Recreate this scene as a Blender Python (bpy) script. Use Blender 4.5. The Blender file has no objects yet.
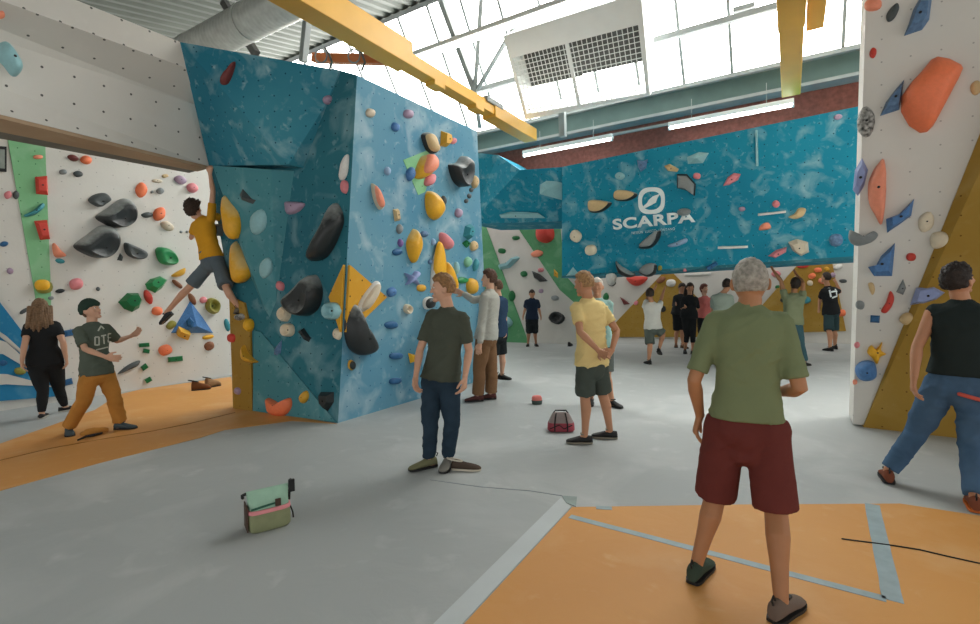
import bpy, bmesh, math, random
from math import sin, cos, pi, radians, atan, sqrt
from mathutils import Vector, Matrix, noise
from mathutils.bvhtree import BVHTree
random.seed(7)
V = Vector
scene = bpy.context.scene
COL = scene.collection

# ------------------------------------------------------------------ camera (wide 18 mm lens held at eye height)
CAMZ = 1.55
FPX = 490.0
PITCH, ROLL = atan(17/490), radians(1.3)
_f = V((0, cos(PITCH), -sin(PITCH))); _r0 = V((1, 0, 0)); _u0 = V((0, sin(PITCH), cos(PITCH)))
CR = _r0*cos(ROLL)-_u0*sin(ROLL); CU = _u0*cos(ROLL)+_r0*sin(ROLL)
CAM = V((0, 0, CAMZ))
cd = bpy.data.cameras.new('camera'); cam = bpy.data.objects.new('camera', cd); COL.objects.link(cam)
cd.sensor_width = 36; cd.lens = 36*FPX/980; cd.clip_start = .05; cd.clip_end = 200
m = Matrix.Identity(4)
for i in range(3):
    m[i][0] = CR[i]; m[i][1] = CU[i]; m[i][2] = -_f[i]; m[i][3] = CAM[i]
cam.matrix_world = m
scene.camera = cam

def ray(x, y): return CR*((x-490)/FPX)+CU*((312-y)/FPX)+_f
def P(x, y, Y):                       # world point seen at (x, y) at depth Y
    d = ray(x, y); return CAM+d*(Y/d.y)
def FZ(x, y, z=0.0):                  # ... at height z
    d = ray(x, y); return CAM+d*((z-CAMZ)/d.z)
ANG = radians(31.5)                   # the hall's axes: D1 into the hall, D2 across it
D1 = V((sin(ANG), cos(ANG), 0)); D2 = V((cos(ANG), -sin(ANG), 0)); UZ = V((0, 0, 1))
def W(s, t, z=0.0): return D2*s+D1*t+UZ*z
def FT(x, y, t):                      # on the vertical plane t
    d = ray(x, y); return CAM+d*(t/d.dot(D1))
def FS(x, y, s):
    d = ray(x, y); return CAM+d*(s/d.dot(D2))
def ON(pl, x, y):
    p0, n = pl; d = ray(x, y); return CAM+d*((p0-CAM).dot(n)/d.dot(n))
def plane(a, b, c):
    n = (b-a).cross(c-a).normalized()
    if n.dot(CAM-a) < 0: n = -n
    return (a, n)

# ------------------------------------------------------------------ materials
def lin(h):
    if not isinstance(h, str): return tuple(h)+(1,)
    c = [int(h[i:i+2], 16)/255 for i in (1, 3, 5)]
    return tuple(x/12.92 if x <= .04045 else ((x+.055)/1.055)**2.4 for x in c)+(1,)
MATS = {}
def mat(key, col, rough=.7, var=.12, scale=8, bump=.0, bscale=60, metal=0, emit=0, detail=4, spec=.35, coat=0):
    if key in MATS: return MATS[key]
    mt = bpy.data.materials.new(key); mt.use_nodes = True; nt = mt.node_tree; N = nt.nodes; L = nt.links
    b = N['Principled BSDF']; b.inputs['Roughness'].default_value = rough; b.inputs['Metallic'].default_value = metal
    b.inputs['Specular IOR Level'].default_value = spec
    c = lin(col)
    if emit:
        b.inputs['Base Color'].default_value = c; b.inputs['Emission Color'].default_value = c; b.inputs['Emission Strength'].default_value = emit
    else:
        tc = N.new('ShaderNodeTexCoord'); nz = N.new('ShaderNodeTexNoise'); nz.inputs['Scale'].default_value = scale; nz.inputs['Detail'].default_value = detail
        L.new(tc.outputs['Object'], nz.inputs['Vector'])
        rp = N.new('ShaderNodeValToRGB'); rp.color_ramp.elements[0].position = .3; rp.color_ramp.elements[1].position = .7
        rp.color_ramp.elements[0].color = tuple(max(0, x*(1-var)) for x in c[:3])+(1,); rp.color_ramp.elements[1].color = tuple(min(1, x*(1+var)) for x in c[:3])+(1,)
        L.new(nz.outputs['Fac'], rp.inputs['Fac']); L.new(rp.outputs['Color'], b.inputs['Base Color'])
        if bump:
            n2 = N.new('ShaderNodeTexNoise'); n2.inputs['Scale'].default_value = bscale; n2.inputs['Detail'].default_value = 3
            L.new(tc.outputs['Object'], n2.inputs['Vector'])
            bp = N.new('ShaderNodeBump'); bp.inputs['Strength'].default_value = bump; bp.inputs['Distance'].default_value = .01
            L.new(n2.outputs['Fac'], bp.inputs['Height']); L.new(bp.outputs['Normal'], b.inputs['Normal'])
    MATS[key] = mt; return mt

def wall_mat(key, col, col2, chalk, amt=.5, nscale=1.1, rough=.75, dots=True, dcol='#2a2c2c', dsize=.045, grid=5.0):
    """painted plywood: two paint tones in soft clouds, chalk smears, a grid of small T-nut holes"""
    if key in MATS: return MATS[key]
    mt = bpy.data.materials.new(key); mt.use_nodes = True; nt = mt.node_tree; N = nt.nodes; L = nt.links
    b = N['Principled BSDF']; b.inputs['Roughness'].default_value = rough; b.inputs['Specular IOR Level'].default_value = .25
    tc = N.new('ShaderNodeTexCoord')
    def nz(scale, detail, dist=0.0, off=0):
        mp = N.new('ShaderNodeMapping'); mp.inputs['Location'].default_value = (off, off*.7, off*.3); L.new(tc.outputs['Object'], mp.inputs['Vector'])
        n = N.new('ShaderNodeTexNoise'); n.inputs['Scale'].default_value = scale; n.inputs['Detail'].default_value = detail; n.inputs['Distortion'].default_value = dist
        L.new(mp.outputs['Vector'], n.inputs['Vector']); return n
    def ramp(src, a, c, hi=1.0):
        r = N.new('ShaderNodeMapRange'); r.inputs['From Min'].default_value = a; r.inputs['From Max'].default_value = c; r.inputs['To Max'].default_value = hi
        L.new(src, r.inputs['Value']); return r
    def mix(fac, A, B):
        x = N.new('ShaderNodeMix'); x.data_type = 'RGBA'
        L.new(fac, x.inputs['Factor'])
        for s, k in ((A, 6), (B, 7)):
            if isinstance(s, tuple): x.inputs[k].default_value = s
            else: L.new(s, x.inputs[k])
        return x.outputs[2]
    c = mix(ramp(nz(nscale*.6, 3).outputs['Fac'], .35, .65).outputs[0], lin(col), lin(col2))
    c = mix(ramp(nz(nscale*2.3, 6, .6, 5).outputs['Fac'], .52, .78, amt).outputs[0], c, lin(chalk))
    c = mix(ramp(nz(nscale*9, 4, .3, 11).outputs['Fac'], .62, .8, amt*.8).outputs[0], c, lin(chalk))
    if dots:
        uv = N.new('ShaderNodeUVMap'); sc = N.new('ShaderNodeVectorMath'); sc.operation = 'SCALE'; sc.inputs['Scale'].default_value = grid
        L.new(uv.outputs['UV'], sc.inputs[0])
        fr = N.new('ShaderNodeVectorMath'); fr.operation = 'FRACTION'; L.new(sc.outputs[0], fr.inputs[0])
        sb = N.new('ShaderNodeVectorMath'); sb.operation = 'SUBTRACT'; sb.inputs[1].default_value = (.5, .5, 0); L.new(fr.outputs[0], sb.inputs[0])
        ln = N.new('ShaderNodeVectorMath'); ln.operation = 'LENGTH'; L.new(sb.outputs[0], ln.inputs[0])
        lt = N.new('ShaderNodeMath'); lt.operation = 'LESS_THAN'; lt.inputs[1].default_value = dsize; L.new(ln.outputs['Value'], lt.inputs[0])
        c = mix(lt.outputs[0], c, lin(dcol))
    L.new(c, b.inputs['Base Color'])
    cr_ = 'matting' in key; bp = N.new('ShaderNodeBump'); bp.inputs['Strength'].default_value = .5 if cr_ else .12; bp.inputs['Distance'].default_value = .02 if cr_ else .01
    L.new(nz(3.2 if cr_ else 30, 5 if cr_ else 3, .8 if cr_ else 0).outputs['Fac'], bp.inputs['Height']); L.new(bp.outputs['Normal'], b.inputs['Normal'])
    MATS[key] = mt; return mt

# ------------------------------------------------------------------ mesh helpers
def link(name, me, material=None, parent=None, loc=None):
    o = bpy.data.objects.new(name, me); COL.objects.link(o)
    if material is not None and me is not None: me.materials.append(material)
    if parent is not None: o.parent = parent
    if loc is not None: o.location = loc
    return o
def smooth(me, ang=40):
    me.polygons.foreach_set('use_smooth', [True]*len(me.polygons))
    if ang < 180:
        bm = bmesh.new(); bm.from_mesh(me)
        for e in bm.edges:
            if len(e.link_faces) == 2 and e.calc_face_angle(0) > radians(ang): e.smooth = False
        bm.to_mesh(me); bm.free()
class MB:
    """collects shapes in world space; build() links them as one mesh object"""
    def __init__(s): s.v = []; s.f = []
    def add(s, vs, fs):
        o = len(s.v); s.v += [V(x) for x in vs]; s.f += [tuple(i+o for i in q) for q in fs]; return s
    def loft(s, rings, cap=True):
        n = len(rings[0]); vs = [p for r in rings for p in r]; fs = []
        for i in range(len(rings)-1):
            for j in range(n):
                fs.append((i*n+j, i*n+(j+1) % n, (i+1)*n+(j+1) % n, (i+1)*n+j))
        if cap:
            c0 = sum(rings[0], V((0, 0, 0)))/n; c1 = sum(rings[-1], V((0, 0, 0)))/n
            a = len(vs); vs += [c0, c1]; b = (len(rings)-1)*n
            for j in range(n):
                fs.append((a, (j+1) % n, j)); fs.append((a+1, b+j, b+(j+1) % n))
        return s.add(vs, fs)
    def tube(s, pts, rad, n=10, flat=None, rounded=True):
        pts = [V(p) for p in pts]
        if not isinstance(rad, (list, tuple)): rad = [rad]*len(pts)
        rings = []; t = (pts[1]-pts[0]).normalized(); ref = V((0, 0, 1)) if abs(t.z) < .85 else V((0, 1, 0))
        if flat is not None: ref = flat
        u = t.cross(ref).normalized(); 
        P2 = []
        for i, p in enumerate(pts):
            tt = (pts[min(i+1, len(pts)-1)]-pts[max(i-1, 0)])
            if tt.length > 1e-9: t = tt.normalized()
            u = (u-t*u.dot(t)).normalized(); w = t.cross(u)
            P2.append((p, t, u.copy(), w, rad[i]))
        if rounded:
            p, t, u, w, r = P2[0]; P2 = [(p-t*r*.75, t, u, w, r*.35), (p-t*r*.4, t, u, w, r*.8)]+P2
            p, t, u, w, r = P2[-1]; P2 = P2+[(p+t*r*.4, t, u, w, r*.8), (p+t*r*.75, t, u, w, r*.35)]
        for p, t, u, w, r in P2:
            rings.append([p+(u*cos(2*pi*j/n)+w*sin(2*pi*j/n))*r for j in range(n)])
        return s.loft(rings)
    def ell(s, c, ax, n=14, mrow=9):
        c = V(c); rings = []
        for i in range(1, mrow):
            a = pi*i/mrow
            rings.append([c+ax[0]*(sin(a)*cos(2*pi*j/n))+ax[1]*(sin(a)*sin(2*pi*j/n))+ax[2]*cos(a) for j in range(n)])
        return s.loft(rings)
    def box(s, c, ax):
        c = V(c); x, y, z = ax
        vs = [c+x*i+y*j+z*k for i in (-1, 1) for j in (-1, 1) for k in (-1, 1)]
        return s.add(vs, [(0, 1, 3, 2), (4, 6, 7, 5), (0, 4, 5, 1), (2, 3, 7, 6), (0, 2, 6, 4), (1, 5, 7, 3)])
    def bar(s, a, b, w, h, up=UZ):
        a = V(a); b = V(b); t = (b-a); L_ = t.length; t.normalize(); x = t.cross(up).normalized(); z = x.cross(t)
        return s.box((a+b)/2, (x*(w/2), t*(L_/2), z*(h/2)))
    def slab(s, pts, off):
        n = len(pts); vs = [V(p) for p in pts]+[V(p)+off for p in pts]
        return s.add(vs, [tuple(range(n)), tuple(range(2*n-1, n-1, -1))]+[(i, i+n, (i+1) % n+n, (i+1) % n) for i in range(n)])
    def mesh(s, name, origin=V((0, 0, 0)), sm=40, bevel=0, wall=None):
        me = bpy.data.meshes.new(name); me.from_pydata([tuple(p-origin) for p in s.v], [], s.f); me.validate()
        bm = bmesh.new(); bm.from_mesh(me); bmesh.ops.remove_doubles(bm, verts=bm.verts, dist=1e-5); bmesh.ops.recalc_face_normals(bm, faces=bm.faces)
        if bevel:
            bmesh.ops.bevel(bm, geom=[e for e in bm.edges if len(e.link_faces) == 2 and e.calc_face_angle(0) > .4], offset=bevel, segments=2, affect='EDGES', profile=.6)
        bm.to_mesh(me); bm.free()
        if sm: smooth(me, sm)
        return me
    def build(s, name, material, parent=None, origin=None, sm=40, bevel=0):
        """origin None: child of parent -> parent's location is the origin"""
        o0 = origin if origin is not None else (world_loc(parent) if parent is not None else V((0, 0, 0)))
        me = s.mesh(name, o0, sm, bevel)
        ob = link(name, me, material, parent)
        if parent is None: ob.location = o0
        elif origin is not None: ob.location = o0-world_loc(parent)
        return ob
def world_loc(o):
    p = V((0, 0, 0))
    while o is not None:
        p = p+o.location; o = o.parent
    return p
def tag(o, label=None, cat=None, group=None, kind=None):
    if label: o['label'] = label
    if cat: o['category'] = cat
    if group: o['group'] = group
    if kind: o['kind'] = kind
    return o
def thing(name, label, cat, loc, group=None):
    o = link(name, None, None, None, V(loc)); o.empty_display_size = .1
    return tag(o, label, cat, group)
def plane_uv(ob):
    """plane coordinates in metres as UVs, so that bolt holes follow the panels"""
    me = ob.data; uvl = me.uv_layers.new(name='UVMap')
    for p in me.polygons:
        n = p.normal; u = n.cross(UZ)
        if u.length < .2: u = V((1, 0, 0))
        u.normalize(); w = n.cross(u)
        for li in p.loop_indices:
            co = me.vertices[me.loops[li].vertex_index].co; uvl.data[li].uv = (co.dot(u), co.dot(w))
WALLS = []
def wall(name, pts, off, material, kind='structure', hold=True, bevel=0):
    c = sum(pts, V((0, 0, 0)))/len(pts)
    ob = MB().slab(pts, off).build(name, material, sm=0, bevel=bevel)
    plane_uv(ob)
    if kind: ob['kind'] = kind
    if hold: WALLS.append(ob)
    return ob
def bvh_of(obs):
    vs = []; fs = []
    for o in obs:
        k = len(vs); wl = world_loc(o)
        vs += [v.co+wl for v in o.data.vertices]; fs += [tuple(i+k for i in p.vertices) for p in o.data.polygons]
    return BVHTree.FromPolygons(vs, fs)
def remesh(mb, vox, it=3, fac=.5):
    """one continuous skin over overlapping closed shapes"""
    me = bpy.data.meshes.new('tmp'); me.from_pydata([tuple(p) for p in mb.v], [], mb.f)
    bm = bmesh.new(); bm.from_mesh(me); bmesh.ops.recalc_face_normals(bm, faces=bm.faces); bm.to_mesh(me); bm.free()
    o = bpy.data.objects.new('tmp', me); COL.objects.link(o)
    md = o.modifiers.new('r', 'REMESH'); md.mode = 'VOXEL'; md.voxel_size = vox; md.adaptivity = 0
    if it:
        ms = o.modifiers.new('s', 'SMOOTH'); ms.factor = fac; ms.iterations = it
    dg = bpy.context.evaluated_depsgraph_get(); dg.update()
    out = bpy.data.meshes.new_from_object(o.evaluated_get(dg))
    bpy.data.objects.remove(o); bpy.data.meshes.remove(me)
    return out
# ------------------------------------------------------------------ palette
WHITE = wall_mat('white_painted_ply', '#d9d6cf', '#cfcdc6', '#e6e4de', .25, .6, dcol='#a9a7a1', dsize=.035, grid=4.2)
WHITE_B = wall_mat('white_painted_bridge_ply', '#d9d6cf', '#cfcdc6', '#e6e4de', .25, .6, dcol='#5b5b58', dsize=.045, grid=3.4)
WHITE_FAR = wall_mat('grey_white_painted_ply', '#cfcdc6', '#c2c0ba', '#e0dfda', .3, .8, dots=False)
TEAL = wall_mat('teal_painted_ply', '#1a8aa5', '#127d98', '#a8cbd0', .6, 1.5, dcol='#0a4a5c', dsize=.05)
TEAL_DK = wall_mat('deep_teal_painted_ply', '#256474', '#2f7380', '#98b9be', .6, 1.0, dcol='#0a3a48', dsize=.05)
TEAL_LT = wall_mat('pale_teal_painted_ply', '#4b8a93', '#437f8a', '#9dbfc4', .45, 1.2, dcol='#1c5a68', dsize=.05)
TOWER_P = wall_mat('turquoise_painted_ply', '#26758c', '#3f8a9c', '#a8c6cb', .8, 1.1, dcol='#0d4a60', dsize=.05)
BLUE = wall_mat('sky_blue_painted_ply', '#4f87a2', '#6a99ab', '#bccdd2', .65, 1.0, dcol='#2b5f80', dsize=.045)
OCHRE = wall_mat('ochre_painted_ply', '#a5843a', '#9c7a30', '#c2a96c', .3, .9, dcol='#6b4a12', dsize=.04)
MUSTARD = wall_mat('mustard_painted_ply', '#d6a032', '#cc952c', '#e8c878', .3, 1.2, dcol='#6b4a12', dsize=.06)
GREEN_P = wall_mat('green_painted_ply', '#84bd8c', '#7bb384', '#b4d8ba', .3, 1.0, dcol='#2c6b3d', dsize=.04)
GREEN_D = wall_mat('leaf_green_painted_ply', '#5f9d70', '#539165', '#a4c8ac', .4, 1.0, dcol='#2c6b3d', dsize=.04)
CYAN_P = wall_mat('cyan_painted_ply', '#2b82ad', '#2577a3', '#8cc2d2', .3, 1.0, dots=False)
TAN_PLY = wall_mat('bare_plywood', '#b39a7e', '#a88f74', '#c4b096', .3, 2.0, dots=False)
FLOOR = wall_mat('grey_vinyl_matting', '#aaaead', '#9da2a2', '#cdd0ce', .45, .45, rough=.55, dots=False)
ORANGE = wall_mat('orange_vinyl_matting', '#d39a56', '#cb8f4a', '#dcb788', .45, .7, rough=.55, dots=False)
MATSTRIP = mat('pale_grey_strip', '#bcc3c4', .6, .05, 3)
TAPE = mat('blue_grey_tape', '#93a6ab', .5, .1, 12)
BRICK = mat('red_brown_brick', '#7c4a40', .85, .25, 14)
STEEL_G = mat('dark_green_steel', '#4d6360', .5, .1, 3)
STEEL = mat('grey_steel', '#8b9190', .5, .1, 4)
STEEL_D = mat('dark_steel', '#4a4a48', .6, .1, 4)
WHITE_M = mat('white_enamel', '#dcdfdd', .45, .03, 3)
GALV = mat('galvanised_duct', '#c3c6c2', .33, .12, 9, metal=.35)
DECK = mat('corrugated_grey_deck', '#565b54', .6, .12, 1.5)
YEL = mat('yellow_gloss_paint', '#dfaa45', .45, .06, 2)
ORG_BEAM = mat('orange_primer', '#c9713a', .55, .08, 3)
GLOW = mat('lit_tube', '#fffef8', emit=9)
GLAZE = mat('frosted_glazing', '#fffefa', emit=9.5)
BLACK = mat('black_rubber', '#1d1e1f', .6, .1, 10)
WHITEPAINT = mat('white_lettering', '#e4eeee', .7, .05, 6)

HC = {}
def hcol(n):
    c = dict(black='#2b2f30', grey='#83898a', dgrey='#4d5354', red='#cb4438', orange='#f07f55', coral='#ee9476', pink='#d9848a', mauve='#a58fa5', blue='#4a78ad',
             dblue='#2c5f8c', slate='#5c7a9c', pblue='#8fa9c6', yellow='#eab02a', gold='#d8a437', olive='#8f8a3e', tan='#cdb183', cream='#dccfb6', beige='#c9bca6', white='#dcdbd6',
             green='#2f8a52', dgreen='#1d6b3c', lgreen='#7fb897', teal='#3f8f9a', pteal='#8fbcc2', brown='#8a5a3f', maroon='#6e3432', lav='#8f9cc8', purple='#7a5f9a')[n]
    return mat('resin_'+n, c, .5 if n not in ('black', 'dgreen', 'green') else .35, {'slate': .22, 'blue': .15}.get(n, .05), 30, .2, 90)
SPECK = mat('black_white_speckled_resin', '#8f8f8b', .5, .93, 26, .2, 90)

def toplight_chalk(key, col, chalk):
    """resin with light from above painted into its upward slopes, along with climbing chalk"""
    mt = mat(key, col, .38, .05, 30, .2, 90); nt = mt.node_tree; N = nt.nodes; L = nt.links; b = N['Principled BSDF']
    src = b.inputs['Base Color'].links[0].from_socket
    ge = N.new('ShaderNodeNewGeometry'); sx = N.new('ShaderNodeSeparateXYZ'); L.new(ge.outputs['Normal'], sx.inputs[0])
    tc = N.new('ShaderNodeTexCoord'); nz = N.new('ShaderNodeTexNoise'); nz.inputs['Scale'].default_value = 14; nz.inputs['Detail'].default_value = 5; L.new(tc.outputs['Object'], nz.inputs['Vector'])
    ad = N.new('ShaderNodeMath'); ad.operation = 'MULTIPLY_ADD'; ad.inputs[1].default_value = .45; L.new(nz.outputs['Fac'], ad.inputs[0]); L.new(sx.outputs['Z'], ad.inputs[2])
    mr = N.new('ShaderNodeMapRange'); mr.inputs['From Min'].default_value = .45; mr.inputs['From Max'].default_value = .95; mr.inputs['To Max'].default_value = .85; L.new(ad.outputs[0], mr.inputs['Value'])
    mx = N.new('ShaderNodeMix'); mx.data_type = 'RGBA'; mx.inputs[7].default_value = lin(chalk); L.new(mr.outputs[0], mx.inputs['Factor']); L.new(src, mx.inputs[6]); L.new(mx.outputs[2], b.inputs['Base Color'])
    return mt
TOPLIGHT_CHALK = toplight_chalk('black_resin_toplight_chalk', '#2b2f30', '#a3a8a6'); TOPLIGHT_CHALK_Y = toplight_chalk('yellow_resin_toplight_chalk', '#e3a92c', '#e0c88f')  # paler upward faces: gloss of overhead light put into the colour, plus chalk

# ------------------------------------------------------------------ the hall: floor
o = MB().slab([W(-13, -5), W(9, -5), W(9, 23), W(-13, 23)], UZ*-.2).build('floor', FLOOR, sm=0); o['kind'] = 'structure'

# back-left wall, the tower, the bridge, the overhang, the cave, the pillar wall
SL_ = -9.95
wall('wall_left', [W(SL_, -5), W(SL_, 12), W(SL_-.1, 12, 6.4), W(SL_-.1, -5, 6.4)], D2*-.2, WHITE)
TRp = plane(FZ(338, 423), FZ(338, 423)+D1, FZ(357, 75, 4.3))
TLp = plane(FZ(338, 423), FZ(235, 408), FZ(357, 75, 4.3))
c0 = FZ(338, 423); ctop = FZ(357, 75, 4.3)
e_top = ON(TRp, 477, 131); e_bot = W(c0.dot(D2), 7.75, 0)
wall('wall_tower_side', [c0, e_bot, e_top, ctop], D2*-.2, BLUE)
wall('wall_tower_front', [c0, FZ(235, 408), ON(TLp, 230, 290), ON(TLp, 205, 150), ON(TLp, 250, 70), ON(TLp, 335, 69), ctop], D1*.2-D2*.12, TEAL_DK)
# jutting upper panel of the tower
a = FZ(180, 42, 4.9); b = ON(TLp, 341, 71)-D1*.02; c = ON(TLp, 327, 105)-D1*.02; d = ON(TLp, 303, 168)-D1*.22; e = FZ(209, 166, 3.53)
d = CAM+(d-CAM)
back = [p+D1*.75 for p in (a, b, c, d, e)]
mb = MB(); vs = [a, b, c, d, e]+back
mb.add(vs, [(0, 1, 2), (0, 2, 3), (0, 3, 4), (5, 7, 6), (5, 8, 7), (5, 9, 8)]+[(i, (i+1) % 5, (i+1) % 5+5, i+5) for i in range(5)])
o = mb.build('wall_tower_upper', TOWER_P, sm=0); plane_uv(o); o['kind'] = 'structure'; WALLS.append(o)
# bridge panel over the opening: a folded white board
lipz = 3.53
bl0 = e.copy(); top0 = a.copy(); sL = e.dot(D2); tL = e.dot(D1)
def along(p, t): return p+D1*(t-p.dot(D1))
near = -1.5
m1 = ON(plane(a, e, e+D1), 196, 105); m2 = ON(plane(a, e, e+D1), 186, 68)
f1 = m1+(m1-CAM).normalized()*.22; f2 = m2-(m2-CAM).normalized()*.16
prof0 = [e, f1, f2, a]
mb = MB()
outer = [[along(p, p.dot(D1)) for p in prof0], [along(p, near+ (p.dot(D1)-tL)*.4)+D2*k_ for p, k_ in zip(prof0, (.72, .30, .0, .0))]]
vs = outer[0]+outer[1]+[p-D2*.25 for p in outer[0]]+[p-D2*.9 for p in outer[1]]
fs = [(0, 4, 5, 1), (1, 5, 6, 2), (2, 6, 7, 3), (8, 9, 13, 12), (9, 10, 14, 13), (10, 11, 15, 14), (3, 7, 15, 11), (0, 8, 12, 4), (0, 1, 9, 8), (1, 2, 10, 9), (2, 3, 11, 10), (4, 12, 13, 5), (5, 13, 14, 6), (6, 14, 15, 7)]
o = mb.add(vs, fs).build('wall_bridge', WHITE_B, sm=0); plane_uv(o); o['kind'] = 'structure'; WALLS.append(o)
# bare plywood along the underside of the bridge, a grey joist beyond it
en = along(e, near)+D2*.72
o = MB().slab([e+UZ*-.003-D1*.02, en+UZ*-.003, en-D2*.9+UZ*-.003, e-D2*.28+UZ*-.003-D1*.02], UZ*-.04).build('trim_1', TAN_PLY, sm=0); o['kind'] = 'structure'
JOIST = mat('grey_joist', '#6f6d66', .8, .15, 5)
o = MB().slab([e-D2*.24-UZ*.02, en-D2*.86-UZ*.02, en-D2*1.5-UZ*.02, e-D2*.55-UZ*.02], UZ*.16).build('trim_40', JOIST, sm=0); o['kind'] = 'structure'
# SCARPA overhang
tl, tb = 9.9, 10.6
sc = [FT(562, 167, tl), FT(870, 104, tl), FT(872, 258, tb), FT(562, 278, tb)]
SCp = plane(sc[0], sc[2], sc[3])
o = wall('wall_overhang', sc, D1*1.6, TEAL)
o = MB().slab([sc[3]+UZ*.0, sc[2], sc[2]+UZ*.1+D1*.03, sc[3]+UZ*.1+D1*.03], D1*-.03).build('trim_2', TEAL_DK, sm=0); o['kind'] = 'structure'
bx = [FT(470, 152, tl+.3), FT(498, 155, tl+.3), FT(520, 170, tl+.1), FT(563, 167, tl+.1), FT(563, 221, tb+.1), FT(470, 224, tb+.1)]
wall('wall_overhang_side', bx, D1*1.6, TEAL)
# slab wall far behind (pale with green), cave wall, brick, and the green gutter beam
tS = 13.9
wall('wall_far_slab', [W(-11, tS), W(-5.0, tS), W(-5.0, tS+.5, 4.6), W(-11, tS+.5, 4.6)], D1*.2, WHITE_FAR)
tC = 16.4
wall('wall_cave', [W(-5.6, tC), W(6, tC), W(6, tC, 3.6), W(-5.6, tC, 3.6)], D1*.2, WHITE_FAR)
o = MB().slab([W(-4.6, 11.2, 3.5), W(8.5, 11.2, 3.5), W(8.5, 13.6, 3.4), W(-5.0, 13.6, 3.4)], UZ*.15).build('ceiling_3', WHITE_FAR, sm=0); o['kind'] = 'structure'
wall('wall_cave_end', [W(6.0, 10), W(6.0, 16.6), W(6.0, 16.6, 3.6), W(6.0, 10, 3.6)], D2*.2, WHITE_FAR, hold=False)
wall('wall_back', [W(-13, 11.35, 4.0), W(9, 11.35, 4.0), W(9, 11.35, 6.2), W(-13, 11.35, 6.2)], D1*.3, BRICK, hold=False)
wall('trim_3', [W(-13, 11.12, 5.33), W(9, 11.12, 5.33), W(9, 11.12, 5.80), W(-13, 11.12, 5.80)], D1*.2, STEEL_G, hold=False)
wall('trim_4', [W(-13, 10.98, 5.30), W(9, 10.98, 5.30), W(9, 10.98, 5.36), W(-13, 10.98, 5.36)], D1*.36, STEEL, hold=False)
wall('trim_5', [W(-13, 11.02, 5.78), W(9, 11.02, 5.78), W(9, 11.02, 5.86), W(-13, 11.02, 5.86)], D1*.3, STEEL, hold=False)
# right-hand pillar wall
tR = 6.72
wall('wall_right', [FT(853, 424, tR), W(4.5, tR), W(4.7, tR, 6.6), FT(866, 0, tR)+(FT(866, 0, tR)-FT(853, 424, tR))*.3], D1*.45, WHITE)
RO = [FZ(863, 427, 0)-D1*.01, FZ(985, 436.5, 0)-D1*.02, FT(1030, 300, tR-.45), FT(985, 122, tR-.03)]
RO[2] = W(RO[1].dot(D2)+.5, tR-.18, 1.6); 
w5 = W(2.6, tR-.22, 0)
o = wall('wall_right_facet', [RO[0], w5, FT(1040, 40, tR-.2), FT(985, 122, tR-.02)], D1*.3, OCHRE)

# painted zones and thin ply facets: colour panels fixed to the walls
bv = [bvh_of(WALLS)]
def hit(x, y):
    d = ray(x, y).normalized(); p, n, i, dist = bv[0].ray_cast(CAM, d)
    if p is None: raise RuntimeError('no wall at %s' % ((x, y),))
    if n.dot(d) > 0: n = -n
    return p, n
TRIM = [5]
def paint(pts, material, th=.012, ref=None, name=None):
    cx = sum(p[0] for p in pts)/len(pts); cy = sum(p[1] for p in pts)/len(pts)
    p, n = hit(*(ref or (cx, cy))); q = [ON((p, n), *xy) for xy in pts]
    TRIM[0] += 1
    o = MB().slab([x+n*th for x in q], n*-(th+.01)).build(name or 'trim_%d' % TRIM[0], material, sm=0)
    plane_uv(o); o['kind'] = 'structure'; WALLS.append(o); return o
paint([(4, 120), (44, 120), (51, 300), (50, 316), (38, 316), (34, 290)], GREEN_P)
paint([(231, 296), (246, 303), (252, 330), (254, 411), (235, 408)], OCHRE, .03)
paint([(255, 330), (262, 332), (337, 422), (254, 411)], TEAL_LT, .02)
paint([(348, 265), (385, 297), (361, 320), (344, 332)], MUSTARD, .04, ref=(365, 297))
paint([(345.5, 265), (331, 297), (342, 332)], MUSTARD, .04, ref=(338, 297))
paint([(403, 160), (428, 150), (432, 165), (425, 192), (418, 195)], GREEN_P, .006)
# pale hanging prism under the tower's jutting panel
p1 = ON(TLp, 233, 170)-D1*.30; p2 = ON(TLp, 286, 173)-D1*.22; p3 = ON(TLp, 268, 312)-D1*.02; q1 = ON(TLp, 222, 165)+D1*.05; q2 = ON(TLp, 296, 170)+D1*.05; q3 = ON(TLp, 274, 330)+D1*.05; q4 = ON(TLp, 256, 300)+D1*.05
o = MB().add([p1, p2, p3, q1, q2, q3, q4], [(0, 1, 2), (0, 2, 6), (0, 6, 3), (1, 4, 5), (1, 5, 2), (2, 5, 6), (0, 3, 4, 1), (3, 6, 5, 4)]).build('trim_30', TEAL_LT, sm=0)
plane_uv(o); o['kind'] = 'structure'; WALLS.append(o)
# sunburst triangle of cyan and white rays at the foot of the left wall
paint([(-40, 250), (-6, 296), (20, 330), (50, 378), (58, 396), (-40, 404)], CYAN_P, .05, ref=(0, 350))
paint([(-40, 320), (5, 336), (54, 381), (30, 360), (-40, 306)], WHITE_FAR, .062, ref=(-2, 340))
paint([(-40, 352), (2, 354), (52, 384), (5, 342), (-40, 328)], WHITE_FAR, .062, ref=(-2, 340))
paint([(-40, 388), (5, 384), (55, 387), (6, 374), (-40, 372)], WHITE_FAR, .062, ref=(-2, 340))
# greens on the far slab
paint([(514, 222), (560, 222), (565, 275), (606, 320), (606, 330), (560, 290)], GREEN_D, .02, ref=(545, 260))
paint([(478, 215), (486, 226), (527, 338), (527, 346), (480, 346)], GREEN_D, .02, ref=(505, 330))
# ochre facets in the cave
paint([(602, 337), (668, 268), (700, 300), (728, 337)], OCHRE, .04, ref=(665, 320))
paint([(758, 310), (800, 262), (832, 262), (846, 331), (740, 334)], OCHRE, .04, ref=(800, 320))
bv[0] = bvh_of(WALLS)

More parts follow.
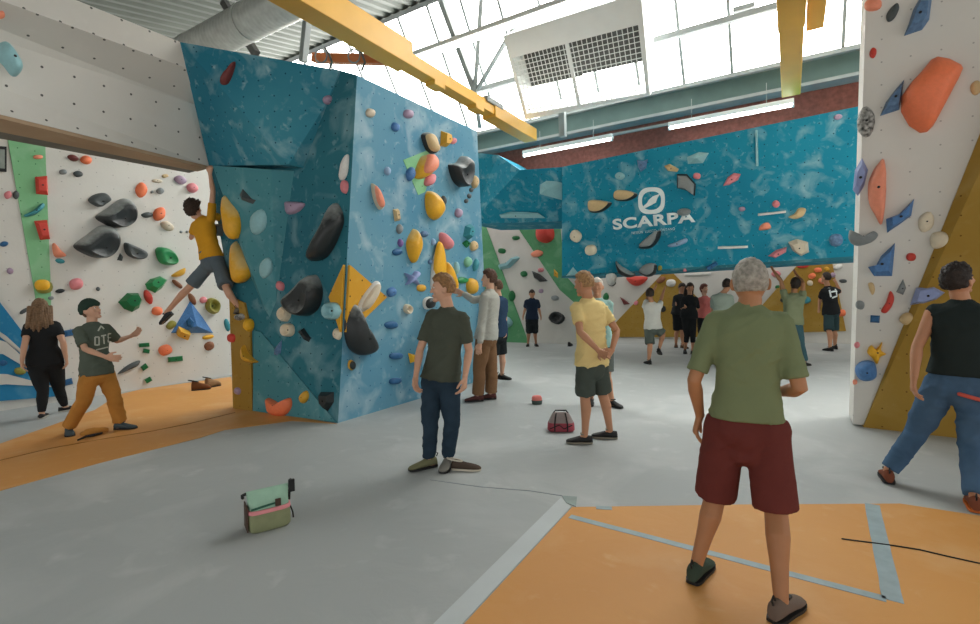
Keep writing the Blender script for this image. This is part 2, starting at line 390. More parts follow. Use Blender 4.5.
# ------------------------------------------------------------------ roof: corrugated deck, north-light glazing, steel
GZ0 = W(0, 11.1, 5.86); SL_DIR = (D1*-cos(radians(56))+UZ*sin(radians(56))); GN = (D1*-sin(radians(56))-UZ*cos(radians(56)))   # GN points into the hall
GL = 3.15
def deck(name, s0, s1, t0, z0, t1, z1, pitch=.28):
    n = int((s1-s0)/pitch*4); vs = []; fs = []
    for i in range(n+1):
        s = s0+(s1-s0)*i/n; h = [0, .0, .05, .05][i % 4]
        vs += [W(s, t0, z0+h), W(s, t1, z1+h)]
    for i in range(n): fs.append((2*i, 2*i+1, 2*i+3, 2*i+2))
    o = MB().add(vs, fs).build(name, DECK, sm=0); o['kind'] = 'structure'
    md = o.modifiers.new('t', 'SOLIDIFY'); md.thickness = .02; return o
rid = GZ0+SL_DIR*GL; rt, rz = rid.dot(D1), rid.z
deck('ceiling', -15, 9, rt+.1, rz+.05, -5.2, 5.4)
def glazing(name, t0, s0, s1):
    g0 = W(0, t0, 5.86)
    pane = MB()
    g = MB().slab([g0+D2*s0, g0+D2*s1, g0+D2*s1+SL_DIR*GL, g0+D2*s0+SL_DIR*GL], GN*-.03).build(name, GLAZE, sm=0); g['kind'] = 'structure'
    fr = MB(); s = s0+.12
    while s < s1:
        fr.bar(g0+D2*s+GN*.03, g0+D2*s+SL_DIR*GL+GN*.03, .055, .06, up=GN); s += .90
    fr.bar(g0+D2*s0+SL_DIR*(GL-.03)+GN*.04, g0+D2*s1+SL_DIR*(GL-.03)+GN*.04, .1, .14, up=GN)
    fr.build('window_frame', STEEL, g, sm=0)
    return g
glazing('window_1', 11.1, -14.6, 8.6)
# ------------------------------------------------------------------ people
SKIN = mat('skin', '#b98768', .55, .05, 9, .08, 120); SKIN_P = mat('fair_skin', '#c89c82', .55, .05, 9, .08, 120); SKIN_T = mat('tanned_skin', '#a97753', .55, .06, 9, .08, 120)
def cloth(key, col, var=.08): return mat(key, col, .9, var, 5, .35, 220, spec=.12)
def hairm(key, col): return mat(key, col, .6, .35, 45, .8, 130)
EYE_W = mat('eye_white', '#dad6d0', .3, .02); EYE_D = mat('iris_dark', '#2b211c', .3, .05); LIP = mat('lips', '#b56a5c', .5, .05)

TORSO = [(-.20, .075, .055), (-.12, .150, .108), (0, .168, .120), (.16, .160, .114), (.36, .143, .098), (.55, .150, .102), (.74, .168, .110), (.86, .170, .100), (.95, .135, .085), (1.0, .072, .066)]
def tlev(l, female=0):
    if l <= TORSO[0][0]: return TORSO[0][1:]
    for a, b in zip(TORSO, TORSO[1:]):
        if l <= b[0]:
            k = (l-a[0])/(b[0]-a[0]); return (a[1]+(b[1]-a[1])*k, a[2]+(b[2]-a[2])*k)
    return TORSO[-1][1:]
def sphere_hit(px, c, L_, far):
    """point on the sight line through px at distance L_ from c (its near or far solution), else the closest one"""
    d = ray(*px[:2]).normalized(); k = (c-CAM).dot(d); q = CAM+d*k; h2 = L_*L_-(q-c).length_squared
    if h2 <= 0: return q
    return q+d*(sqrt(h2) if far else -sqrt(h2))
class Fig: pass
def person(label, Y, tf, k, pel, nk, hd, face, feet, kn, el, wr, ha, skin=None, vox=.008, female=0, arm=1.0, girth=1.0, hup=(0, 0, 1), ndy=0, curl=.35, pn=None, group='climbers and visitors', pelY=None, kdy=(0, 0), hipw=1.0, eyes=False, fingers=True, eldy=None, headk=1.0):
    """A person from joints seen in the photo. Side 0 is the one seen further to the left. feet: (x, y, heading in degrees) on the floor
    or (x, y, dy, toe vector) in the air; el/wr/ha: (x, y, 'n'|'f') nearer or farther solution."""
    F = Fig(); F.k = k; F.female = female; F.hipw = hipw; F.girth = girth
    tf = V(tf).normalized(); F.tf = tf
    pelvis = P(pel[0], pel[1], pelY or Y); neck = P(nk[0], nk[1], Y+ndy)
    up = (neck-pelvis).normalized(); tf = (tf-up*tf.dot(up)).normalized(); R = tf.cross(up).normalized()
    if R.dot(CR) < 0: Rl = R
    else: Rl = -R
    F.R = -Rl; F.up = up; F.fw = tf; F.pelvis = pelvis; F.neck = neck           # F.R points to side 1
    sh = [neck-up*.075*k+F.R*(sg*.160*k*(1-.1*female)*(.5+.5*girth)) for sg in (-1, 1)]
    hip = [pelvis+F.R*(sg*.088*k*hipw)-up*.02*k for sg in (-1, 1)]
    F.sh = sh; F.hip = hip
    face = V(face).normalized(); hup = V(hup).normalized()
    hc = P(hd[0], hd[1], Y+ndy+(hd[2] if len(hd) > 2 else 0)); F.hc = hc
    hz = (hup-face*hup.dot(face)).normalized(); hx = face.cross(hz).normalized(); F.hax = (hx, face, hz); hk = k*headk*1.0; F.hk = hk
    ank = []; toe = []; fup = []
    for ft in feet:
        if len(ft) == 3:
            g = FZ(ft[0], ft[1], .006); t = V((cos(radians(ft[2])), sin(radians(ft[2])), 0)); ank.append(g+UZ*.085*k); toe.append(t); fup.append(UZ)
        else:
            q = P(ft[0], ft[1], Y+ft[2]); t = V(ft[3]).normalized(); u = (UZ-t*t.z); u = u.normalized() if u.length > .2 else -tf
            ank.append(q); toe.append(t); fup.append(u)
    F.ank, F.toe, F.fup = ank, toe, fup
    knee = []
    for i in (0, 1):
        f = .5; yb = hip[i].y+(ank[i].y-hip[i].y)*f+kdy[i]
        knee.append(P(kn[i][0], kn[i][1], yb))
    F.knee = knee
    elb = [sphere_hit(el[i], sh[i], .285*k*arm, el[i][2] == 'f') for i in (0, 1)]
    wri = [sphere_hit(wr[i], elb[i], .25*k*arm, wr[i][2] == 'f') for i in (0, 1)]
    hnd = [sphere_hit(ha[i], wri[i], .13*k, ha[i][2] == 'f') for i in (0, 1)]
    F.elb, F.wri, F.hnd = elb, wri, hnd
    root = thing('person', label, 'person', (( ank[0].x+ank[1].x)/2, (ank[0].y+ank[1].y)/2, min(a.z for a in ank)-.085*k), group); F.root = root
    b = MB(); g = girth
    # trunk, neck
    def ring(l, ow=0, od=0, n=24, flat=1.0):
        w, dd = tlev(l); c = pelvis+(neck-pelvis)*l
        if female and .3 < l < .6: w *= .93
        if female and -.15 < l < .25: w *= 1.06
        c = c-tf*(.012*k*sin(pi*min(1, max(0, l))))
        w = w*k*g+ow; dd = dd*k*g+od; out = []
        for j in range(n):
            a = 2*pi*j/n; cx, sy = cos(a), sin(a); e = .82
            out.append(c+F.R*(w*math.copysign(abs(cx)**e, cx))+tf*(dd*math.copysign(abs(sy)**e, sy)))
        return out
    F.ring = ring
    b.loft([ring(l) for l in (-.2, -.12, 0, .16, .36, .55, .74, .86, .95, 1.0)])
    hb = hc-hz*.085*hk-face*.02*hk
    b.tube([neck-up*.09*k, neck, hb+(hb-neck)*.1], [.066*k, .057*k, .055*k], 14)
    for i in (0, 1):
        b.tube([neck+up*.015*k, neck-up*.02*k+(sh[i]-neck)*.5, sh[i]], [.045*k*g, .052*k*g, .056*k*g], 12)
        b.ell(pelvis-up*.02*k+F.R*((-1, 1)[i]*.075*k*hipw*g)-tf*.045*k, (F.R*.085*k*g, up*.09*k*g, tf*.078*k*g))
        # arm
        s, e_, w = sh[i], elb[i], wri[i]; L3 = lambda a, c, t: a+(c-a)*t
        b.tube([s+up*.0, L3(s, e_, .3), L3(s, e_, .65), e_, L3(e_, w, .25), L3(e_, w, .6), w], [x*k*(.4+.6*g) for x in (.055, .049, .042, .037, .040, .032, .025)], 14)
        # leg
        h, kn_, a_ = hip[i], knee[i], ank[i]; bk = -tf*.018*k
        b.tube([h, L3(h, kn_, .3), L3(h, kn_, .7), kn_, L3(kn_, a_, .28)+bk, L3(kn_, a_, .6)+bk*.5, a_, a_-fup[i]*.03*k], [x*k*(.4+.6*g) for x in (.088, .086, .068, .056, .058, .044, .034, .034)], 16)
        # foot
        t = toe[i]; u = fup[i]; q = a_-u*.05*k
        b.tube([q-t*.045*k, q+t*.03*k+u*.012*k, q+t*.10*k-u*.008*k, q+t*.165*k-u*.018*k], [.03*k, .036*k, .03*k, .02*k], 12)
        # hand
        dh = (hnd[i]-w).normalized(); nrm = V(pn[i]) if pn else (-F.R*(-1, 1)[i])
        nrm = (nrm-dh*nrm.dot(dh)).normalized(); sd = dh.cross(nrm).normalized()
        if sd.dot(tf) < 0 and not pn: sd = -sd
        hk_ = k*1.04; q = w
        rings = []
        for (l, hw, ht) in ((-.015, .026, .022), (.02, .032, .019), (.055, .040, .017), (.085, .041, .0145), (.097, .036, .010)):
            rings.append([q+dh*l*hk_+sd*(cos(2*pi*j/12)*hw*hk_)+nrm*(sin(2*pi*j/12)*ht*hk_) for j in range(12)])
        b.loft(rings)
        if fingers:
            for fi, (off, ln, sp) in enumerate(((-.031, .060, -.16), (-.0105, .076, -.05), (.0105, .082, .05), (.031, .072, .15))):
                p0 = q+dh*.075*hk_+sd*off*hk_; dd = (dh+sd*sp).normalized(); pts = [p0]; cur = curl*(1+.25*(1.5-fi)*.3); p1 = p0; ang = .1
                for seg in (.45, .32, .30):
                    ang += cur; v = dd*cos(ang)+nrm*sin(ang)
                    p1 = p1+v*ln*hk_*seg*1.15; pts.append(p1)
                pts[0] = p0-dd*.01
                b.tube(pts, [.0098*hk_, .0095*hk_, .0088*hk_, .0075*hk_], 8)
            p0 = q+dh*.022*hk_+sd*.022*hk_; dd = (dh*.62+sd*.72+nrm*.28).normalized(); d2 = (dh*.9+sd*.3+nrm*.4).normalized()
            b.tube([p0, p0+dd*.042*hk_, p0+dd*.042*hk_+d2*.032*hk_, p0+dd*.042*hk_+d2*.056*hk_], [.0135*hk_, .0125*hk_, .0105*hk_, .0085*hk_], 8)
    # head
    rings = []; n = 24; M = 16
    for r_ in range(1, M):
        a = pi*r_/M; z = cos(a); rr = []
        for j in range(n):
            t = 2*pi*j/n; x = sin(a)*cos(t)*.077; y = sin(a)*sin(t)*.098; zz = z*.118
            if z < 0:
                q = min(1, -z/.9); x *= 1-.22*q*q
                if y < 0: y *= 1-.30*q
                else: y *= 1-.06*q
            if y > .06: y = .06+(y-.06)*.75
            rr.append(hc+hx*x*hk+face*y*hk+hz*zz*hk)
        rings.append(rr)
    b.loft(rings)
    hp = lambda x, y, z: hc+hx*x*hk+face*y*hk+hz*z*hk
    b.tube([hp(0, .078, .022), hp(0, .093, -.006), hp(0, .104, -.026)], [.010*hk, .012*hk, .0145*hk], 10)
    b.ell(hp(0, .078, .034), (hx*.052*hk, face*.016*hk, hz*.013*hk)); b.ell(hp(0, .078, -.062), (hx*.026*hk, face*.016*hk, hz*.014*hk)); b.ell(hp(0, .066, -.098), (hx*.028*hk, face*.026*hk, hz*.02*hk))
    for sg in (-1, 1):
        b.ell(hp(sg*.083, -.010, -.008), ((hx*.013-face*sg*.006)*hk, (face*.020+hx*sg*-.004)*hk, hz*.034*hk)); b.ell(hp(sg*.043, .062, -.022), (hx*.022*hk, face*.018*hk, hz*.02*hk))
    me = remesh(b, vox, 3, .5); smooth(me, 180)
    me.transform(Matrix.Translation(-root.location)); me.name = 'body'
    F.body = link('body', me, skin or SKIN, root)
    if eyes:
        for sg in (-1, 1):
            ey = MB().ell(hp(sg*.031, .079, .012), (hx*.0135*hk, face*.009*hk, hz*.0075*hk)).build('eye', EYE_W, root)
            MB().ell(hp(sg*.031, .0855, .012), (hx*.006*hk, face*.0035*hk, hz*.006*hk), 10, 6).build('iris', EYE_D, ey)
        MB().ell(hp(0, .0905, -.06), (hx*.022*hk, face*.006*hk, hz*.0065*hk)).build('lips', LIP, root)
    F.hp = hp
    return F

def wrinkle(me, amp, f=(7, 7, 22), seed=0, center=None):
    """cloth folds: two families of soft ridges, drooping one way and the other, strongest in drifting patches"""
    R1 = Matrix.Rotation(.5, 3, 'Y') @ Matrix.Rotation(.3, 3, 'X'); R2 = Matrix.Rotation(-.6, 3, 'Y') @ Matrix.Rotation(-.2, 3, 'X'); S = V((seed, seed*.3, 0))
    mv = []
    for v in me.vertices:
        a_ = R1 @ v.co; b_ = R2 @ v.co
        n1 = noise.noise(V((a_.x*f[0]*.45, a_.y*f[1]*.45, a_.z*f[2]*.62))+S); n2 = noise.noise(V((b_.x*f[0]*.5, b_.y*f[1]*.5, b_.z*f[2]*.7))-S)
        p1 = max(0, min(1, .55+1.3*noise.noise(v.co*3.3+S*2))); p2 = max(0, min(1, .5+1.3*noise.noise(v.co*2.9-S)))
        r1 = 1-min(1, abs(n1)*3.0); r2 = 1-min(1, abs(n2)*3.0)
        mv.append(v.normal*(amp*1.15*(r1*r1*p1*(1.1)+r2*r2*p2*.45-.25+.3*n1)))
    for v, d_ in zip(me.vertices, mv): v.co += d_
    me.update()
def garment(F, name, mb, material, vox=.013, amp=.006, f=(7, 7, 22), it=4, label=None):
    me = remesh(mb, vox, it, .5); wrinkle(me, amp*F.k, f, random.random()*50); smooth(me, 180)
    me.transform(Matrix.Translation(-F.root.location)); me.name = name
    o = link(name, me, material, F.root)
    if label: o['label'] = label
    return o
def L3(a, c, t): return a+(c-a)*t
def shirt(F, material, hem=.0, sleeve=.72, off=.018, srad=.074, name='t_shirt', neck=1.0, vox=.013, amp=.006, longs=False, sleeveless=False, label=None):
    k = F.k; mb = MB(); lv = [hem, hem+.01, .1, .24, .36, .55, .74, .86, .94, .99]
    lv = sorted(set([l for l in lv if l >= hem]))
    rings = []
    for l in lv:
        w, d_ = tlev(max(l, .0)); ex = (off+.034*max(0, min(.4, .42-l)))*k
        if l >= .98: ex = .006*k
        r = F.ring(l, ex, ex)
        if l < 0: base = F.ring(0, ex, ex); sh_ = (F.neck-F.pelvis)*l; r = [p+sh_ for p in base]
        rings.append(r)
    cu_ = (F.hc-F.hax[2]*.085*F.hk-F.neck); cu_ = cu_.normalized()
    rings.append([q+cu_*.030*k-F.fw*.0 for q in F.ring(.995, -.004*k, -.002*k)])
    mb.loft(rings)
    for i in (0, 1):
        s, e, w = F.sh[i], F.elb[i], F.wri[i]
        if F.female: mb.ell(F.pelvis+(F.neck-F.pelvis)*.66+F.R*((-1, 1)[i]*.07*k)+F.fw*.085*k, (F.R*.068*k, F.up*.07*k, F.fw*.065*k))
        if hem < .05: mb.ell(F.pelvis+F.up*.01*k+F.R*((-1, 1)[i]*.07*k*F.hipw)-F.fw*.04*k, (F.R*.09*k*F.girth, F.up*.10*k, F.fw*(.078+off)*k*F.girth))
        mb.tube([F.neck-F.up*.002*k, F.neck-F.up*.022*k+(s-F.neck)*.52, s+F.up*.004*k], [.058*k, .063*k*(.5+.5*F.girth), .066*k*(.5+.5*F.girth)], 14)
        if sleeveless: continue
        a = F.sh[i]-(F.sh[i]-F.neck)*.25-F.up*.02*k
        if longs:
            mb.tube([a, s, L3(s, e, .5), e, L3(e, w, .5), L3(e, w, .95)], [x*k for x in (.066, .07, .062, .056, .052, .043)], 16)
        else:
            mb.tube([a, s, L3(s, e, .35), L3(s, e, sleeve-.02), L3(s, e, sleeve)], [x*k*(.4+.6*F.girth) for x in (.062, srad*.92, srad*.88, srad*.85, srad*.84)], 18, rounded=False)
    return garment(F, name, mb, material, vox, amp, label=label)
def legs(F, material, to=.9, top=.36, off=.014, r0=.102, r1=.1, r2=.075, r3=.066, name='shorts', vox=.013, amp=.005, label=None, f=(8, 8, 16), drop=0):
    """to: 0..1 down the thigh, 1..2 down the shank"""
    k = F.k; mb = MB(); g = .4+.6*F.girth
    rings = []
    for l in (-.17, -.1, 0, .12, .24, top-.02, top):
        ex = off*k; r = F.ring(max(l, -.1) if l > -.15 else -.16, ex, ex); rings.append(r)
    mb.loft(rings); mb.ell(F.pelvis-F.up*(.055+drop)*k-F.fw*.005*k, (F.R*.12*k, F.up*.085*k, F.fw*.118*k*F.girth)); mb.ell(F.pelvis-F.up*.05*k-F.fw*.03*k, (F.R*.11*k, F.up*.12*k, F.fw*(.105*F.girth+off)*k))
    for i in (0, 1):
        sg = (-1, 1)[i]; h, kn, a = F.hip[i], F.knee[i], F.ank[i]; bk = -F.fw*.012*k
        mb.ell(F.pelvis-F.up*.02*k+F.R*(sg*.075*k*F.hipw*F.girth)-F.fw*.045*k, (F.R*(.085*F.girth+off)*k, F.up*(.095*F.girth+off)*k, F.fw*(.078*F.girth+off)*k))
        pts = [h+F.up*.06*k, h, L3(h, kn, .35)]; rad = [r0*.85, r0, r0*.97]
        if to <= 1: pts += [L3(h, kn, (to+.35)/2), L3(h, kn, to-.02), L3(h, kn, to)]; rad += [(r0+r1)/2, r1, r1]
        else:
            pts += [L3(h, kn, .7), kn]; rad += [(r0+r2)/2*1.02, r2]
            pts += [L3(kn, a, (to-1)*.35)+bk, L3(kn, a, (to-1)*.7)+bk*.5, L3(kn, a, to-1)]; rad += [r2*.98, (r2+r3)/2, r3]
        mb.tube(pts, [x*k*g for x in rad], 18, rounded=False)
    return garment(F, name, mb, material, vox, amp, f, label=label)
def skirtless(F): pass
def shoe(F, i, material, sole_m, k=None, label=None, low=0):
    k = (k or F.k)*1.02; t = F.toe[i]; u = F.fup[i]; s = t.cross(u).normalized(); g = F.ank[i]-u*.085*F.k
    tab = [(-.078, .016, .035), (-.072, .028, .075), (-.05, .036, .098-low), (-.02, .039, .100-low), (.02, .040, .090-low*.5), (.06, .043, .072), (.10, .048, .058), (.14, .047, .047), (.17, .038, .038), (.188, .02, .028)]
    rings = []
    for y, hw, h in tab:
        r = []
        for j in range(16):
            a = 2*pi*j/16; x = cos(a)*hw; z = .010+(h-.01)*(.5+.5*sin(a)) if sin(a) > 0 else .010+(h-.01)*.5*(1+sin(a))
            if sin(a) > .2: x *= 1-.28*(sin(a)-.2)
            r.append(g+t*y*k+s*x*k+u*z*k)
        rings.append(r)
    o = MB().loft(rings).build('shoe', material, F.root, sm=60)
    if label: o['label'] = label
    sl = MB(); pts = [(y, hw+.003) for y, hw, h in tab]
    out = [g+t*y*k+s*w*k for y, w in pts]+[g+t*y*k-s*w*k for y, w in pts[::-1]]
    sl.slab(out, u*.016*k); sl.build('sole', sole_m, o, sm=30)
    # tongue and pull loop
    if not low: MB().tube([g-t*.075*k+u*.085*k, g-t*.088*k+u*.11*k, g-t*.07*k+u*.125*k, g-t*.055*k+u*.1*k], .005*k, 6).build('pull_loop', BLACK, o)
    MB().bar(g+t*.025*k+u*.093*k-s*.03*k, g+t*.03*k+u*.093*k+s*.03*k, .03*k, .012*k, up=u).build('strap', sole_m, o)
    return o
def hair(F, material, th=.012, z0=.055, nape=-.05, nz=.004, nf=40, seed=1, name='hair', side=0.0, fringe=0, zoff=0, it=0):
    """a cap of hair over the skull, ending at hairline, ears and nape"""
    hx, hy, hz = F.hax; hk = F.hk; n, M = 48, 36; rings = []
    for r_ in range(1, M):
        a = pi*r_/M; rr = []
        for j in range(n):
            t = 2*pi*j/n; d = V((sin(a)*cos(t), sin(a)*sin(t), cos(a)))
            z = d.z*.118; y = d.y
            line = z0 if y > .45 else nape if y < -.3 else nape+(z0-nape)*((y+.3)/.75)**1.0
            if abs(y) < .25 and abs(d.x) > .6: line = max(line, -.012+side)
            kk = (z-line)/.02; kk = max(0, min(1, kk)); kk = kk*kk*(3-2*kk)
            q = V((d.x*.077, d.y*.098, z))
            if z < 0:
                qq = min(1, -d.z/.9); q.x *= 1-.22*qq*qq
                if q.y < 0: q.y *= 1-.30*qq
            r = th*(.6+.55*max(0, d.z+.25))
            nn = noise.noise(V((d.x*nf*.12+seed, d.y*nf*.12, d.z*nf*.12)))*nz*1.8+noise.noise(d*nf*.4+V((seed, 0, 0)))*nz
            sh = -.012*(1-kk)+(r+nn)*kk
            q = q+d*sh
            rr.append(F.hc+hx*q.x*hk+hy*q.y*hk+hz*q.z*hk)
        rings.append(rr)
    return MB().loft(rings).build(name, material, F.root, sm=180)
def long_hair(F, material, length=.3, w=.10, seed=3, back=-.085):
    hx, hy, hz = F.hax; k = F.hk; mb = MB(); random.seed(seed)
    for i in range(15):
        x = -w+2*w*i/14
        x0 = x*.72; y0 = back*(1-(x0/.13)**2*.9); pts = []; rr = []
        for q in range(9):
            t = q/8
            pts.append(F.hc+hx*(x0+(x-x0)*t+.006*sin(5*t+i))*k+hy*(y0-.018*sin(pi*t)-.10*min(1, t*1.6)+.008*sin(4*t+i*2))*k+hz*(.02-length*t*(.9+.1*cos(i*1.7)))*k); rr.append((.026-.012*t)*k)
        mb.tube(pts, rr, 8)
    return mb.build('long_hair', material, F.root, sm=180)
# --- the man looking at the far wall, olive T-shirt, burgundy shorts
NG = 'people standing on the mats'
olive = cloth('olive_cotton', '#75805f', .05); burg = cloth('burgundy_cotton', '#65332f', .08)
F = person('grey-haired man in olive T-shirt and burgundy shorts standing on the orange mat', 2.52, (.38, .92, 0), 1.0, (746, 424), (748, 309), (750, 283, .03), (.4, .92, -.05),
           [(697, 578, 48), (781, 617, 35)], [(715, 497), (776, 511)], [(694, 381, 'n'), (800, 389, 'f')], [(700, 416, 'f'), (777, 392, 'f')], [(693, 438, 'f'), (757, 390, 'f')],
           skin=SKIN_T, vox=.0062, girth=.92, kdy=(.06, .06), curl=.38, hipw=1.1)
shirt(F, olive, .05, .84, .013, .068, amp=.0085, vox=.010); legs(F, burg, .97, .20, .008, .112, .113, amp=.007, vox=.010, drop=.08)
hair(F, hairm('grey_hair', '#a09b91'), .012, .06, -.058, .003, 60)
shoe_b = cloth('dark_green_shoe', '#3d4a40'); shoe_br = cloth('grey_brown_shoe', '#6d5f56')
shoe(F, 0, shoe_b, BLACK); shoe(F, 1, shoe_br, BLACK)

# --- young man in dark T-shirt and jeans
dk = cloth('charcoal_green_cotton', '#4b5046', .06); jean = cloth('dark_denim', '#2b3b49', .15)
F = person('young man in charcoal T-shirt and dark jeans standing alone on grey matting', 4.32, (-.42, -1, 0), 1.0, (441, 378), (448, 309), (443, 289, -.02), (-1, -.12, .02),
           [(429, 467, -150), (448, 466, -100)], [(430, 420), (452, 421)], [(420, 350, 'f'), (469, 351, 'f')], [(416, 375, 'n'), (465, 377, 'n')], [(414, 391, 'n'), (464, 394, 'n')],
           skin=SKIN_P, vox=.0065, girth=.88, eyes=True, kdy=(-.03, -.03), curl=.4)
shirt(F, dk, -.02, .74, .022, .076, amp=.012, vox=.011); legs(F, jean, 1.97, .18, .012, .100, .1, .076, .064, name='jeans', amp=.010, vox=.011)
hair(F, hairm('sandy_brown_hair', '#8d6a45'), .022, .058, -.045, .006, 55, 4)
yb = cloth('yellow_black_shoe', '#77775a'); 
shoe(F, 0, yb, BLACK); shoe(F, 1, cloth('grey_shoe', '#7b7a74'), BLACK)

# --- man in yellow T-shirt, hands behind his back
yc = cloth('pale_yellow_cotton', '#e6cf90', .05); gr = cloth('dark_grey_green_cotton', '#4b534d', .1)
F = person('man in pale yellow T-shirt with hands clasped behind his back', 5.0, (-.5, .87, 0), 1.0, (592, 364), (588, 300), (584, 284, -.02), (-.75, .65, -.1),
           [(585, 443, 172), (610, 438, 165)], [(585, 399), (603, 396)], [(580, 332, 'n'), (617, 331, 'n')], [(599, 351, 'n'), (612, 350, 'n')], [(609, 358, 'n'), (604, 358, 'n')],
           skin=SKIN, vox=.0068, girth=.90, curl=.45, kdy=(.03, .03), pn=[(.2, -1, 0), (-.2, -1, 0)])
shirt(F, yc, -.0, .66, .024, .076, amp=.010, vox=.012); legs(F, gr, .86, .16, .014, .106, .112, amp=.006, vox=.012)
hair(F, hairm('light_brown_hair', '#a07d55'), .016, .06, -.05, .005, 50, 9)
shoe(F, 0, BLACK, cloth('grey_sole', '#8a8578'), low=.02); shoe(F, 1, BLACK, cloth('grey_sole', '#8a8578'), low=.02)

# --- person hidden behind him
F = person('white-haired person in pale teal shirt mostly hidden behind the man in yellow', 6.7, (-.2, -1, 0), .98, (600, 347), (597, 300), (597, 287), (-.3, -1, 0),
           [(591, 404, -110), (612, 406, -60)], [(595, 376), (607, 376)], [(588, 322, 'f'), (607, 322, 'f')], [(589, 342, 'n'), (607, 342, 'n')], [(590, 351, 'n'), (607, 351, 'n')], skin=SKIN, vox=.009)
shirt(F, cloth('pale_teal_cotton', '#8fb3ad'), 0, .7); legs(F, cloth('grey_shorts_cotton', '#5c625f'), .85, .25)
hair(F, hairm('white_hair', '#cfc9bd'), .014, .06, -.04); shoe(F, 0, BLACK, BLACK); shoe(F, 1, BLACK, BLACK)

# --- man in grey sweater, brown trousers, touching a hold
F = person('man in grey sweater and brown trousers reaching for a hold on the blue wall', 7.15, (-.9, .35, 0), 1.04, (486, 338), (490, 291), (489, 279, -.0), (-1, .2, .1),
           [(478, 401, 185), (491, 399, 180)], [(479, 368), (491, 367)], [(481, 325, 'n'), (473, 300, 'f')], [(480, 343, 'n'), (464, 294, 'f')], [(478, 352, 'n'), (457, 291, 'f')], skin=SKIN_P, vox=.009)
shirt(F, cloth('light_grey_knit', '#a9aaa2', .06), -.02, longs=True, off=.026, name='sweater', amp=.008); legs(F, cloth('brown_corduroy', '#7d5f45', .1), 1.98, .26, .018, .112, .1, .09, .085, name='trousers')
hair(F, hairm('dark_brown_hair', '#54392a'), .024, .055, -.06, .007, 50, 2); shoe(F, 0, cloth('maroon_shoe', '#5a3a38'), BLACK); shoe(F, 1, cloth('maroon_shoe', '#5a3a38'), BLACK)

# --- person in navy behind him
F = person('person in navy T-shirt and black shorts half hidden behind the grey sweater', 8.8, (-.7, .6, 0), 1.0, (498, 335), (499, 297), (497, 287), (-1, .3, .1),
           [(493, 379, 190), (502, 379, -30)], [(494, 357), (502, 357)], [(492, 317, 'f'), (505, 316, 'n')], [(488, 331, 'n'), (505, 331, 'n')], [(486, 338, 'n'), (505, 338, 'n')], skin=SKIN_P, vox=.010)
shirt(F, cloth('navy_cotton', '#2c4058'), -.04, .72); legs(F, cloth('black_cotton', '#23282a'), .85, .25); hair(F, hairm('brown_hair', '#5d4331'), .018)
shoe(F, 0, BLACK, BLACK); shoe(F, 1, BLACK, BLACK)

# --- far person in navy by the slab
F = person('far person in navy top and black shorts standing before the pale slab', 13.6, (.1, -1, 0), .97, (532, 319), (532, 299), (532, 294), (0, -1, -.35),
           [(528, 346, -100), (536, 346, -80)], [(529, 332), (535, 332)], [(525, 309, 'f'), (539, 309, 'f')], [(523, 317, 'n'), (541, 317, 'n')], [(523, 321, 'n'), (541, 321, 'n')], skin=SKIN, vox=.012, fingers=False)
shirt(F, cloth('dark_navy_cotton', '#253042'), -.02, .75, vox=.016); legs(F, cloth('black_cotton', '#23282a'), .95, .25, vox=.016); hair(F, hairm('dark_hair', '#33261f'), .016); shoe(F, 0, BLACK, BLACK); shoe(F, 1, BLACK, BLACK)

# --- white T-shirt climber raising a leg
F = person('person in white T-shirt with raised arms and one knee lifted', 10.6, (.35, 1, 0), .97, (653, 328), (652, 303), (650, 294, -.02), (.5, .9, .3),
           [(649, 364, 100), (659, 349, -.05, (.5, .8, -.4))], [(650, 345), (663, 334)], [(648, 297, 'f'), (661, 300, 'f')], [(655, 288, 'f'), (664, 290, 'f')], [(657, 284, 'f'), (666, 285, 'f')], skin=SKIN, vox=.011, fingers=False)
shirt(F, cloth('white_cotton', '#d8d8d2'), -.03, .6, .024, vox=.015); legs(F, cloth('grey_cotton', '#5d6660'), .95, .25, .018, .108, .108, vox=.015); hair(F, hairm('dark_hair', '#33261f'), .02); shoe(F, 0, BLACK, BLACK); shoe(F, 1, BLACK, BLACK)

# --- long-haired woman in black
blk = cloth('black_jersey', '#26282a')
F = person('woman in black with long dark hair looking down at her hands', 11.9, (-.1, -1, 0), .96, (689, 316), (690, 296), (690, 288), (-.2, -1, -.3),
           [(685, 353, -110), (693, 354, -80)], [(687, 335), (693, 335)], [(682, 309, 'f'), (698, 309, 'f')], [(686, 307, 'n'), (691, 308, 'n')], [(684, 305, 'n'), (688, 306, 'n')], skin=SKIN, vox=.011, female=1, fingers=False)
shirt(F, blk, -.1, .9, .03, vox=.015, name='top'); legs(F, blk, 1.5, .3, .016, .1, .1, .07, .06, name='leggings', vox=.015); dh = hairm('dark_hair', '#33261f'); hair(F, dh, .022, .06, -.1); long_hair(F, dh, .42, .12)
shoe(F, 0, BLACK, BLACK); shoe(F, 1, BLACK, BLACK)
F = person('person in dark jacket close behind the woman with long dark hair', 13.0, (.3, -1, 0), 1.0, (679, 313), (681, 295), (682, 288), (.3, -1, -.3),
           [(676, 347, -110), (683, 348, -70)], [(677, 331), (682, 331)], [(674, 306, 'f'), (688, 306, 'f')], [(676, 305, 'n'), (684, 307, 'n')], [(676, 302, 'n'), (681, 305, 'n')], skin=SKIN, vox=.012, fingers=False)
shirt(F, cloth('charcoal_jersey', '#303234'), -.1, longs=True, off=.03, vox=.016, name='jacket'); legs(F, blk, .9, .25, vox=.016); hair(F, dh, .02); shoe(F, 0, cloth('brown_shoe', '#5d4436'), BLACK); shoe(F, 1, cloth('brown_shoe', '#5d4436'), BLACK)
